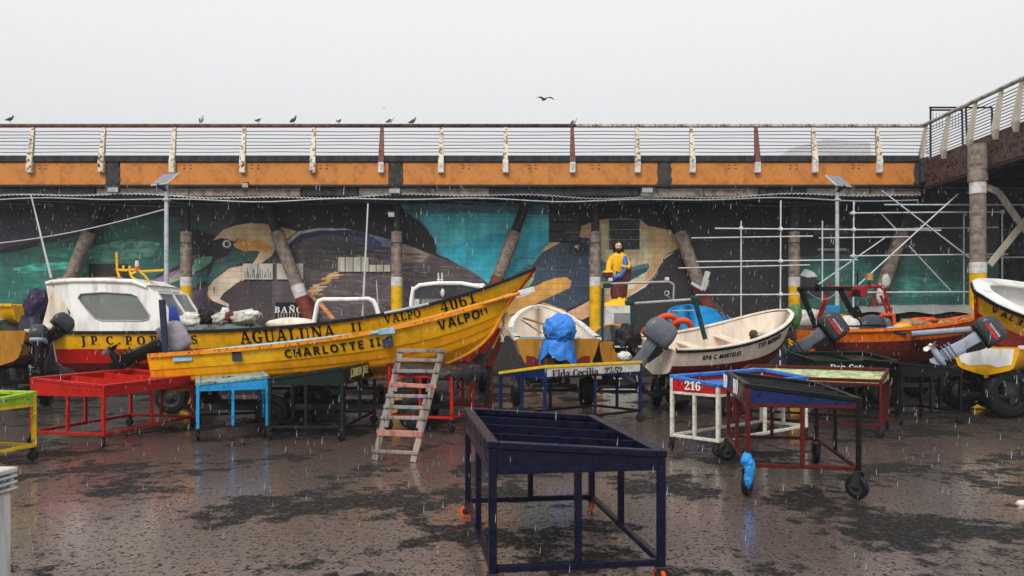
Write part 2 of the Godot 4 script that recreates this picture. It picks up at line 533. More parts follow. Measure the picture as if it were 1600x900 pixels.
# ---------------------------------------------------------------- painted wall
const MW := 2048
const MH := 352
const MS := 1.264
const WALL_Z := 24.7
var mur: PackedByteArray
var mgain := 3.5
var loose := false            # a scumbled patch whose brush marks let the ground colour through
func mcol(r: int, g: int, b: int) -> Color:
	var c := Color8(r, g, b).srgb_to_linear()
	var lum := 0.2126 * c.r + 0.7152 * c.g + 0.0722 * c.b
	c = c * pow(maxf(lum, 0.001), 0.32)
	c = c * mgain
	c = c * minf(1.0, 0.82 / maxf(c.r, maxf(c.g, c.b)))
	return Color(c.r, c.g, c.b).linear_to_srgb()
func mpoly(pts: Array, c: Color, c2 = null, ox := 0.0, oy := 0.0, sc := 1.0):
	var q := []
	var y0 := 1e9; var y1 := -1e9; var x0 := 1e9; var x1 := -1e9
	for p in pts:
		var v := Vector2((ox + p[0] / sc + 60.0) * MS, (oy + p[1] / sc - 300.0) * MS)
		q.append(v)
		y0 = minf(y0, v.y); y1 = maxf(y1, v.y); x0 = minf(x0, v.x); x1 = maxf(x1, v.x)
	var nz := FastNoiseLite.new()
	nz.seed = pts.size() * 17 + int(x0)
	nz.frequency = 0.03
	for y in range(maxi(0, int(y0)), mini(MH, int(y1) + 2)):
		var cr := []
		for i in q.size():
			var a: Vector2 = q[i]; var b: Vector2 = q[(i + 1) % q.size()]
			if (a.y <= y + 0.5) != (b.y <= y + 0.5):
				cr.append(a.x + (y + 0.5 - a.y) / (b.y - a.y) * (b.x - a.x) + nz.get_noise_2d(a.x + b.x, y) * 2.0)
		cr.sort()
		for k in range(0, cr.size() - 1, 2):
			for x in range(maxi(0, int(cr[k] + 0.5)), mini(MW, int(cr[k + 1] + 0.5))):
				var cc := c
				if c2 != null:
					var t := (y - y0) / (y1 - y0) + 0.45 * nz.get_noise_2d(x * 0.35, y * 1.1)
					cc = c.lerp(c2, clampf(t, 0, 1))
				var i := (y * MW + x) * 3
				if loose:
					var k2 := minf(x - cr[k], cr[k + 1] - x) / 14.0 + minf(y - y0, y1 - y) / 9.0 - 0.5
					var al := clampf(minf(k2, 0.75) + 1.1 * nz.get_noise_2d(x * 1.1, y * 3.0), 0, 1)
					cc = Color(mur[i] / 255.0, mur[i + 1] / 255.0, mur[i + 2] / 255.0).lerp(cc, al)
				mur[i] = int(cc.r * 255); mur[i + 1] = int(cc.g * 255); mur[i + 2] = int(cc.b * 255)
func mline(a: Array, b: Array, w: float, c: Color, ox := 0.0, oy := 0.0, sc := 1.0):
	var d := Vector2(b[0] - a[0], b[1] - a[1]).normalized().orthogonal() * w * sc / 2
	mpoly([[a[0] + d.x, a[1] + d.y], [b[0] + d.x * 0.4, b[1] + d.y * 0.4], [b[0] - d.x * 0.4, b[1] - d.y * 0.4], [a[0] - d.x, a[1] - d.y]], c, null, ox, oy, sc)
func mdisc(x: float, y: float, r: float, c: Color, ox := 0.0, oy := 0.0, sc := 1.0):
	var pts := []
	for k in 18:
		pts.append([x + r * cos(TAU * k / 18), y + r * sin(TAU * k / 18)])
	mpoly(pts, c, null, ox, oy, sc)
func paint_mural():
	mur = PackedByteArray()
	mur.resize(MW * MH * 3)
	var rng := RandomNumberGenerator.new()
	rng.seed = 5
	mpoly([[-61, 299], [1562, 299], [1562, 580], [-61, 580]], mcol(40, 38, 39), mcol(46, 41, 43))
	# left: slate wedge, green water
	mpoly([[-60, 300], [300, 300], [300, 345], [170, 345], [60, 375], [-60, 405]], mcol(52, 50, 55), mcol(70, 68, 82))
	mpoly([[-60, 405], [30, 392], [100, 374], [160, 352], [240, 338], [300, 340], [335, 375], [310, 400], [245, 430], [225, 470], [80, 480], [-60, 490]], mcol(34, 76, 68), mcol(40, 110, 95))
	loose = true
	mpoly([[20, 420], [50, 412], [110, 408], [120, 418], [60, 424], [28, 428]], mcol(52, 150, 134))
	mpoly([[60, 395], [120, 384], [170, 380], [170, 394], [90, 404]], mcol(38, 116, 100))
	mpoly([[135, 388], [200, 372], [250, 380], [240, 400], [150, 412], [140, 404]], mcol(92, 128, 112), mcol(70, 112, 98))
	mpoly([[-60, 440], [40, 432], [90, 450], [70, 478], [-60, 490]], mcol(24, 88, 78))
	loose = false
	mpoly([[138, 412], [200, 412], [215, 440], [140, 436]], mcol(38, 34, 35))
	mpoly([[300, 320], [370, 320], [368, 345], [340, 372], [318, 358], [300, 338]], mcol(70, 70, 80))
	mpoly([[296, 352], [330, 368], [352, 375], [322, 396], [300, 400]], mcol(30, 29, 31))
	# first bird, drawn from a view of four and three quarter times (240, 310)
	var o := 240.0; var p := 310.0; var s := 4.736
	mpoly([[-40, 640], [200, 530], [300, 490], [300, 565], [80, 690], [-40, 720]], mcol(118, 112, 112), mcol(120, 132, 92), o, p, s)
	mpoly([[-20, 610], [90, 560], [200, 520], [200, 540], [20, 640]], mcol(116, 92, 124), null, o, p, s)
	mpoly([[-40, 700], [120, 630], [300, 560], [400, 520], [400, 600], [300, 650], [200, 720], [60, 780], [-40, 790]], mcol(36, 82, 84), mcol(50, 70, 84), o, p, s)
	mpoly([[200, 720], [420, 640], [420, 800], [600, 900], [100, 900]], mcol(82, 64, 84), mcol(66, 54, 64), o, p, s)
	mpoly([[440, 310], [520, 230], [600, 200], [720, 182], [830, 188], [1000, 225], [1060, 245], [960, 330], [905, 370], [870, 430], [800, 480], [700, 490], [560, 515], [450, 600], [405, 660], [400, 720], [440, 760], [580, 815], [550, 770], [490, 745], [520, 700], [610, 630], [680, 600], [720, 500], [770, 430], [785, 395], [740, 383], [680, 390], [600, 362], [585, 330], [560, 310], [500, 295]], mcol(214, 184, 132), mcol(226, 200, 176), o, p, s)
	mpoly([[410, 660], [470, 600], [560, 540], [650, 500], [690, 560], [640, 600], [520, 700], [480, 740], [430, 730]], mcol(228, 206, 184), null, o, p, s)
	mpoly([[590, 345], [640, 290], [680, 300], [690, 325], [760, 310], [850, 330], [890, 372], [830, 400], [785, 385], [740, 386], [680, 394], [610, 366]], mcol(220, 150, 66), null, o, p, s)
	mpoly([[320, 440], [345, 405], [400, 350], [500, 293], [560, 308], [600, 320], [645, 278], [600, 335], [575, 360], [560, 410], [540, 435], [470, 440], [430, 490], [420, 430]], mcol(26, 25, 28), null, o, p, s)
	mpoly([[660, 470], [735, 465], [782, 400], [740, 388], [680, 394], [590, 372], [560, 420], [460, 455], [440, 500], [560, 490]], mcol(38, 74, 70), null, o, p, s)
	mpoly([[300, 450], [360, 432], [432, 428], [425, 470], [360, 520], [300, 552]], mcol(66, 118, 92), null, o, p, s)
	mpoly([[440, 500], [560, 480], [660, 470], [560, 512], [460, 580], [400, 650], [395, 600]], mcol(44, 86, 84), null, o, p, s)
	mdisc(540, 338, 40, mcol(60, 60, 66), o, p, s); mdisc(543, 336, 28, mcol(176, 176, 176), o, p, s); mdisc(543, 336, 18, mcol(26, 26, 28), o, p, s); mdisc(549, 330, 5, mcol(230, 230, 230), o, p, s)
	mpoly([[490, 745], [560, 690], [640, 610], [900, 606], [1010, 620], [1200, 900], [560, 900], [560, 780]], mcol(56, 47, 51), mcol(66, 52, 58), o, p, s)
	mline([450, 655], [448, 705], 2.0, mcol(60, 50, 48), o, p, s)
	# back of the first bird and the black wood, from a view of four times (400, 300)
	o = 400.0; p = 300.0; s = 4.0
	mpoly([[150, 60], [880, 60], [960, 140], [1040, 190], [1085, 240], [1100, 280], [1135, 315], [1120, 385], [990, 345], [850, 310], [700, 250], [540, 225], [380, 225], [250, 240], [150, 190]], mcol(36, 34, 33), null, o, p, s)
	mpoly([[100, 440], [180, 320], [260, 250], [400, 228], [560, 232], [720, 262], [850, 300], [1000, 350], [1200, 430], [1400, 500], [1640, 570], [1640, 800], [300, 1000], [100, 800]], mcol(84, 76, 80), mcol(74, 60, 64), o, p, s)
	mpoly([[100, 440], [180, 315], [260, 245], [400, 232], [560, 236], [700, 262], [720, 290], [600, 285], [430, 262], [290, 300], [230, 350], [190, 440]], mcol(48, 48, 92), mcol(56, 52, 84), o, p, s)
	mpoly([[190, 310], [260, 248], [390, 224], [560, 228], [600, 238], [400, 240], [280, 262], [200, 330]], mcol(150, 146, 150), null, o, p, s)
	mpoly([[700, 262], [850, 300], [1000, 350], [1000, 370], [850, 350], [740, 330]], mcol(108, 118, 140), null, o, p, s)
	mpoly([[860, 330], [1000, 352], [1090, 392], [1040, 440], [930, 440], [860, 420]], mcol(150, 124, 110), mcol(120, 100, 96), o, p, s)
	loose = true
	mpoly([[600, 262], [720, 272], [790, 320], [740, 380], [630, 345]], mcol(56, 66, 110), null, o, p, s)
	loose = false
	mpoly([[300, 330], [480, 290], [640, 320], [720, 380], [700, 480], [420, 500], [300, 470]], mcol(70, 70, 66), mcol(62, 58, 58), o, p, s)
	for k in 260:
		var x := rng.randf_range(300, 1400)
		var y := rng.randf_range(330 + maxf(0, (x - 700) * 0.2), 790)
		var l := rng.randf_range(40, 150)
		var cs := [mcol(52, 45, 47), mcol(112, 98, 96), mcol(64, 55, 56), mcol(96, 84, 84), mcol(44, 40, 42)]
		mline([x, y], [x + l, y + l * rng.randf_range(-0.12, 0.3)], rng.randf_range(0.8, 2.4), cs[k % 5], o, p, s)
	for k in 26:                                           # light feathers
		var x := rng.randf_range(300, 470)
		var y := 650 - (x - 300) * 0.75 + rng.randf_range(-20, 25)
		mline([x, y], [x + rng.randf_range(40, 90), y - rng.randf_range(0, 25)], rng.randf_range(2.0, 4.5), [mcol(214, 160, 80), mcol(226, 208, 172), mcol(196, 140, 66)][k % 3], o, p, s)
	mpoly([[345, 640], [420, 700], [495, 790], [470, 795], [400, 715], [335, 650]], mcol(190, 128, 58), null, o, p, s)
	# turquoise sea
	mpoly([[620, 318], [858, 318], [858, 380], [806, 440], [795, 462], [770, 448], [740, 426], [700, 404], [683, 397], [680, 372], [660, 350], [640, 335]], mcol(72, 112, 122), mcol(40, 148, 164))
	mpoly([[652, 336], [720, 332], [858, 336], [858, 362], [760, 372], [700, 384], [684, 386], [668, 356]], mcol(64, 168, 176), mcol(74, 178, 184))
	mpoly([[684, 388], [770, 366], [858, 360], [858, 380], [806, 440], [795, 460], [755, 428], [700, 402]], mcol(36, 150, 168), mcol(28, 134, 154))
	mpoly([[790, 412], [858, 378], [830, 420], [806, 440]], mcol(24, 124, 142))
	# second bird, from a view of four times (800, 300)
	o = 800.0
	mpoly([[-40, 560], [60, 490], [140, 440], [250, 318], [410, 320], [430, 282], [500, 290], [560, 430], [700, 460], [860, 450], [850, 490], [720, 560], [560, 640], [320, 740], [120, 800], [-60, 800]], mcol(50, 64, 80), mcol(44, 66, 84), o, p, s)
	mpoly([[425, 282], [430, 212], [490, 190], [560, 170], [700, 164], [800, 172], [850, 210], [1000, 240], [1045, 350], [960, 400], [930, 450], [890, 530], [820, 590], [740, 650], [600, 720], [440, 800], [330, 760], [560, 640], [556, 430], [500, 290]], mcol(206, 176, 124), mcol(198, 152, 116), o, p, s)
	mpoly([[556, 200], [800, 180], [800, 230], [860, 260], [885, 350], [870, 450], [820, 560], [740, 610], [600, 640], [556, 640]], mcol(222, 208, 160), mcol(216, 196, 158), o, p, s)
	mpoly([[890, 540], [960, 400], [1030, 365], [940, 430], [905, 520], [840, 590], [740, 650], [700, 670], [800, 600]], mcol(176, 168, 160), null, o, p, s)
	mpoly([[240, 310], [320, 250], [420, 240], [425, 280], [330, 300], [200, 370], [120, 460]], mcol(180, 150, 104), null, o, p, s)
	mpoly([[556, 425], [640, 462], [740, 470], [850, 445], [862, 470], [840, 500], [720, 565], [556, 560]], mcol(74, 108, 116), mcol(46, 88, 98), o, p, s)
	mpoly([[720, 500], [850, 470], [838, 500], [720, 560]], mcol(30, 74, 84), null, o, p, s)
	for k in 46:
		var x := rng.randf_range(20, 470)
		var y := rng.randf_range(380, 700)
		mline([x, y], [x + rng.randf_range(50, 160), y - rng.randf_range(-14, 26)], rng.randf_range(0.8, 2.2), [mcol(38, 52, 68), mcol(66, 84, 100)][k % 2], o, p, s)
	mpoly([[-20, 668], [100, 610], [200, 562], [280, 536], [340, 530], [372, 556], [362, 600], [250, 652], [100, 722], [-60, 790]], mcol(176, 130, 60), mcol(162, 116, 54), o, p, s)
	mpoly([[-60, 570], [40, 520], [146, 484], [140, 545], [100, 596], [-60, 640]], mcol(118, 142, 92), mcol(86, 122, 84), o, p, s)
	mpoly([[-60, 560], [140, 520], [100, 560], [-60, 600]], mcol(70, 106, 78), null, o, p, s)
	mpoly([[-100, 800], [60, 760], [200, 690], [340, 740], [300, 900], [-100, 900]], mcol(188, 142, 72), mcol(176, 128, 62), o, p, s)
	mdisc(408, 355, 52, mcol(34, 40, 48), o, p, s); mdisc(412, 360, 34, mcol(70, 74, 80), o, p, s); mdisc(412, 362, 24, mcol(22, 22, 26), o, p, s); mdisc(402, 342, 9, mcol(210, 210, 208), o, p, s)
	mpoly([[235, 300], [420, 300], [420, 312], [235, 312]], mcol(44, 44, 46), null, o, p, s)
	# beyond: black with a green sea and a far green hill
	mpoly([[1040, 305], [1240, 305], [1240, 480], [1060, 480], [1068, 390]], mcol(34, 33, 36), mcol(42, 40, 46))
	mpoly([[1090, 380], [1230, 375], [1230, 420], [1100, 420]], mcol(46, 45, 55))
	mpoly([[1236, 404], [1300, 396], [1400, 402], [1562, 392], [1562, 560], [1236, 560]], mcol(36, 76, 70), mcol(42, 98, 88))
	loose = true
	mpoly([[1330, 440], [1420, 430], [1500, 442], [1500, 462], [1340, 466]], mcol(50, 116, 102))
	mpoly([[1250, 415], [1330, 405], [1400, 420], [1400, 440], [1260, 450]], mcol(44, 96, 88))
	loose = false
	mpoly([[1240, 455], [1252, 428], [1268, 430], [1288, 444], [1300, 462], [1240, 470]], mcol(50, 49, 52))
	mpoly([[1250, 430], [1258, 420], [1270, 424], [1278, 432], [1262, 434]], mcol(176, 176, 172))
	mpoly([[1272, 352], [1325, 352], [1325, 368], [1272, 368]], mcol(76, 76, 80))
	mpoly([[1278, 388], [1324, 388], [1324, 392], [1278, 392]], mcol(120, 120, 118))
	mline([1040, 460], [1052, 470], 1.5, mcol(190, 188, 180)); mdisc(1042, 458, 4, mcol(180, 178, 172)); mdisc(1042, 458, 2.6, mcol(36, 35, 38))
	# brushwork, dirt runs and block joints
	var n1 := noise_img(401, 0.02, 1024, 512, 5)
	var n2 := noise_img(409, 0.05, 1024, 512, 4, false, 5.0)
	var jr := int(0.2 * FOC / WALL_Z * MS)
	for y in MH:
		for x in MW:
			var i := (y * MW + x) * 3
			var k := (y % 512) * 1024 + (x % 1024)
			var v := 0.80 + 0.26 * n1[k] / 255.0 + 0.16 * (n2[k] / 255.0 - 0.5)
			var course := int(y / float(jr))
			if y % jr == 0 or (x + (course % 2) * jr) % (jr * 2) == 0:
				v *= 0.84
			for q in 3:
				mur[i + q] = int(clampf(mur[i + q] * v, 0, 255))
func build_wall():
	paint_mural()
	var m := StandardMaterial3D.new()
	m.resource_name = "mural_paint"
	m.albedo_texture = tex_of(mur, MW, MH, Image.FORMAT_RGB8)
	m.roughness = 0.55
	var t := thing("mural_wall", "long block wall under the walkway painted with a mural of seabirds", "wall", W(0, WALL_Z))
	var st := mb()
	var a := P(-60, 0, WALL_Z).x; var b := P(1560, 0, WALL_Z).x
	var y0 := P(0, 300 + MH / MS, WALL_Z).y; var y1 := P(0, 300, WALL_Z).y
	st.set_normal(Vector3.BACK)
	for q in [[a, y1, 0, 0], [b, y1, 1, 0], [b, y0, 1, 1], [a, y1, 0, 0], [b, y0, 1, 1], [a, y0, 0, 1]]:
		st.set_uv(Vector2(q[2], q[3]))
		st.add_vertex(Vector3(q[0], q[1], 0.004))
	var o := MeshInstance3D.new()
	o.mesh = st.commit(); o.material_override = m; o.name = "mural"
	t.add_child(o, true)
	o.set_meta("label", "painted mural of two large seabirds beside a turquoise sea")
	st = mb()
	cbox(st, Vector3(0, 2.9, -0.15), Vector3(52, 5.8, 0.3), Basis(), 0.01)
	obj("masonry", st, M.soffit, t)
	st = mb()
	cbox(st, Vector3(19.0, 6.03, -0.15), Vector3(13.6, 0.44, 0.28), Basis(), 0.01)
	obj("masonry", st, M.soffit, t)
	# shutters and pale panels fixed to the wall
	for r in [[858, 332, 905, 378, "shutter"], [952, 343, 999, 390, "shutter"]]:
		var c0 := P(r[0], r[1], WALL_Z); var c1 := P(r[2], r[3], WALL_Z)
		for k in 3:
			st = mb()
			var h := (c0.y - c1.y) / 3
			cbox(st, Vector3((c0.x + c1.x) / 2, c0.y - h * (k + 0.5), 0.035), Vector3(c1.x - c0.x, h - 0.025, 0.05), Basis(), 0.012)
			obj("shutter_panel", st, M.shutter, t)
	for r in [[528, 402, 577, 425, 4], [577, 414, 611, 425, 3], [380, 412, 428, 437, 2], [433, 412, 475, 437, 1]]:
		var n: int = r[4]
		var c0 := P(r[0], r[1], WALL_Z); var c1 := P(r[2], r[3], WALL_Z)
		var w := (c1.x - c0.x) / n
		for k in n:
			st = mb()
			cbox(st, Vector3(c0.x + w * (k + 0.5), (c0.y + c1.y) / 2, 0.04), Vector3(w - 0.02, c0.y - c1.y, 0.06), Basis(), 0.01)
			obj("pale_panel", st, M.pale_panel, t)
	st = mb()
	for k in 14:
		var c := P(384 + k * 3, 432, WALL_Z)
		bar(st, c + Vector3(0, -0.05, WALL_Z + 0.075), c + Vector3(0.02 * sin(k * 2.1), 0.16 + 0.1 * sin(k * 1.7), WALL_Z + 0.075), 0.035, 0.008)
	var gr := obj("scrawl", st, M.letter_black, t)
	gr.set_meta("label", "black scrawl on the pale panel")
	# toilet sign with a barred opening
	var s := thing("toilet_sign", "black board with white BAÑO lettering above a barred opening", "sign", P(451, 498, WALL_Z - 0.35))
	st = mb()
	var k2 := (WALL_Z - 0.35) / FOC
	cbox(st, Vector3(0, 12 * k2, 0), Vector3(40 * k2, 27 * k2, 0.05))
	obj("board", st, M.sign_plate, s)
	flat_words("lettering", "BAÑO", "serif", 9.5 * k2, Vector3(0, 14 * k2, 0.03), Basis(), M.letter_white, s, 0.22)
	for k in 8:
		st = mb()
		bar(st, Vector3((k - 3.5) * 4.4 * k2, 0, 0.035), Vector3((k - 3.5) * 4.4 * k2, 9 * k2, 0.035), 0.035, 0.02)
		obj("slat", st, M.pale_panel, s)

# ---------------------------------------------------------------- raised walkway
const VZ := 23.5
func build_walkway():
	var t := thing("raised_walkway", "long raised concrete walkway with orange fascia and rusty railing behind the yard", "walkway", W(0, VZ))
	var k := VZ / FOC
	var X := func(px): return (px - 800.0) * k
	var Y := func(py): return EYE - (py - 500.0) * k
	var st := mb()
	var x0: float = -24.0; var x1: float = X.call(1440)
	cbox(st, Vector3((x0 + x1) / 2, Y.call(272), -3.6), Vector3(x1 - x0, Y.call(246) - Y.call(291), 7.0), Basis(), 0.02)
	obj("deck", st, M.soffit, t)
	st = mb()
	cbox(st, Vector3((x0 + x1) / 2, Y.call(249.5), 0.0), Vector3(x1 - x0, 10.5 * k, 0.3), Basis(), 0.02)
	obj("kerb_beam", st, M.curb, t)
	st = mb()
	cbox(st, Vector3((x0 + x1) / 2, Y.call(291.7), 0.0), Vector3(x1 - x0, 3.2 * k, 0.34), Basis(), 0.01)
	obj("flange", st, M.dark_steel, t)
	# ledge under the beam in cast lengths
	var lx := [-420, -160, -30, 150, 295, 470, 560, 680, 765, 1000, 1100, 1185, 1260, 1360, 1440]
	for i in lx.size() - 1:
		st = mb()
		var a: float = maxf(x0, X.call(lx[i])); var b: float = X.call(lx[i + 1])
		cbox(st, Vector3((a + b) / 2, Y.call(300), -0.25), Vector3(b - a - 0.02, 13 * k, 0.5 + 0.03 * (i % 3)), Basis(), 0.015)
		obj("ledge_block", st, [M.ledge, M.concrete, M.curb][i % 3], t)
	# orange panels between the bare joints
	var seg := [[-420, 168], [190, 608], [630, 1027], [1047, 1432]]
	for r in seg:
		st = mb()
		var a: float = maxf(x0, X.call(r[0])); var b: float = X.call(r[1])
		cbox(st, Vector3((a + b) / 2, Y.call(272.3), -0.02), Vector3(b - a, 34.6 * k, 0.24), Basis(), 0.01)
		obj("fascia_panel", st, M.orange_fascia, t)
	for r in [179, 619, 1037, 1436]:
		st = mb()
		extrude(st, [Vector2(-12 * k, -17 * k), Vector2(-9.5 * k, -10 * k), Vector2(-11.5 * k, 2 * k), Vector2(-8.5 * k, 17 * k), Vector2(8 * k, 17 * k), Vector2(11.5 * k, 6 * k), Vector2(10 * k, -4 * k), Vector2(12.4 * k, -9 * k), Vector2(10 * k, -17 * k)], Vector3(X.call(r), Y.call(272.3), -0.1), Basis(), 0.215)
		obj("bare_joint", st, M.concrete_dark, t)
	# bolt heads stamped on the panels
	st = mb()
	var bolt := mb()
	cbox(bolt, Vector3.ZERO, Vector3(0.055, 0.025, 0.02))
	bolt.generate_normals()
	var bm := bolt.commit()
	for px in [70, 295, 400, 507, 728, 832, 930, 1143, 1238, 1335]:
		for q in [[-5, 259], [5, 259], [-5, 264], [5, 264.4]]:
			share("bolt", bm, M.brown_steel, t, Transform3D(Basis(), Vector3(X.call(px + q[0]), Y.call(q[1]), 0.103)))
	# railing
	var posts := [-168, -58, 52, 163, 273, 382, 491, 597, 690, 790, 894, 995, 1080, 1181, 1270, 1370]
	for i in posts.size():
		var px: float = X.call(posts[i])
		st = mb()
		var bs := Basis(Vector3.FORWARD, Vector3.UP, Vector3.RIGHT)
		st.set_smooth_group(-1)
		var bot := Vector3(px, Y.call(256), 0.17); var top := Vector3(px, Y.call(199), 0.0)
		var mid := (bot + top) / 2
		var q := []
		for e in [[bot, 0.082, 0.07], [top, 0.048, 0.03]]:
			for sx in [-1, 1]:
				for sz in [-1, 1]:
					q.append(e[0] + Vector3(sx * e[1], 0, sz * e[2]))
		for f in [[0, 1, 3, 2], [4, 5, 7, 6], [0, 1, 5, 4], [2, 3, 7, 6], [0, 2, 6, 4], [1, 3, 7, 5]]:
			out4(st, q[f[0]], q[f[1]], q[f[2]], q[f[3]], mid)
		var o := obj("post", st, M.rail_rust if i in [7, 10, 13] else M.post_paint, t)
		st = mb()
		cbox(st, Vector3(px, Y.call(263.5), 0.17), Vector3(0.165, 17 * k, 0.14), Basis(), 0.012)
		obj("bracket", st, M.band_white if i > 6 else M.post_paint, o)
	for j in 7:
		st = mb()
		var z := lerpf(0.0, 0.13, j / 6.0)
		var pts := []
		for i in 20:
			pts.append(Vector3(lerpf(x0, X.call(1447), i / 19.0), Y.call(205.5 + j * 5.6) + 0.012 * sin(i * 2.3 + j), z))
		tube(st, pts, 0.0125, 6)
		obj("rail_rod", st, M.rod, t)
	for r in [[x0, X.call(520), "rail_rust"], [X.call(520), X.call(900), "brown_steel"], [X.call(900), X.call(1448), "rail_pale"]]:
		st = mb()
		cbox(st, Vector3((r[0] + r[1]) / 2, Y.call(196.5), 0.0), Vector3(r[1] - r[0], 5.2 * k, 0.12), Basis(), 0.025)
		obj("handrail", st, M[r[2]], t)
	# corrugated eave hung below the ledge
	var c := thing("corrugated_eave", "corrugated metal eave sagging along the foot of the walkway ledge", "roof", W(0, VZ - 0.5))
	st = mb(1)
	var nx := 560
	var ra := []; var rb := []; var rc := []
	var kz := (VZ - 0.5) / FOC
	for i in nx:
		var px := lerpf(-420, 1432, i / float(nx - 1))
		var sag := 0.05 * sin(px * 0.011) + 0.03 * sin(px * 0.031 + 1.0)
		var w := 0.02 if i % 2 == 0 else -0.02
		var xx := (px - 800) * kz
		var y := EYE + 194.0 * kz + sag
		ra.append(Vector3(xx, y + w, 0)); rb.append(Vector3(xx, y + w + 0.1, -1.55)); rc.append(Vector3(xx, y + w - 0.02, 0))
	for i in nx - 1:
		quad(st, ra[i], rb[i], rb[i + 1], ra[i + 1])
		quad(st, rc[i], ra[i], ra[i + 1], rc[i + 1])
	obj("sheet", st, M.corrugated, c)
	for j in 3:
		st = mb()
		var pts := []
		for i in 60:
			var px := lerpf(-420, 1432, i / 59.0)
			pts.append(Vector3((px - 800) * kz, EYE + (187.5 - j * 3.2) * kz + 0.035 * sin(px * 0.012 + j) + 0.03 * sin(px * 0.027 + j * 2.0), 0.04 - 0.05 * j))
		tube(st, pts, 0.022 - 0.004 * j, 6)
		obj("conduit", st, [M.galvanised, M.cable, M.dark_steel][j], c)
	# floodlights
	for f in [[178, 296, "grey floodlight on the ledge below the bare joint near the solar lamp"], [617, 298, "grey floodlight on the ledge above the middle yellow column"], [1011, 297, "grey floodlight on the ledge near the statue"], [384, 289, "small square white floodlight on the orange fascia"], [612, 335, "white box light on the top of the middle yellow column"], [1486, 287, "small white floodlight under the side walkway"]]:
		var z := VZ - 0.55 if f[1] > 290 else VZ - 0.3
		var t2 := thing("floodlight", f[2], "floodlight", P(f[0], f[1], z), "floodlights on the walkway")
		var big: float = 1.0 if f[1] > 295 and f[0] < 1400 and f[1] < 330 else 0.55
		st = mb()
		cbox(st, Vector3.ZERO, Vector3(0.34 * big, 0.17, 0.12), Basis(Vector3.RIGHT, 0.3), 0.02)
		obj("housing", st, M.curb, t2)
		st = mb()
		cbox(st, Vector3(0, -0.02, 0.065), Vector3(0.30 * big, 0.12, 0.02), Basis(Vector3.RIGHT, 0.3), 0.005)
		obj("lens", st, M.plastic_white, t2)
		st = mb()
		bar(st, Vector3(0, 0, 0), Vector3(0, 0.02, -0.25), 0.05, 0.03)
		obj("bracket", st, M.dark_steel, t2)

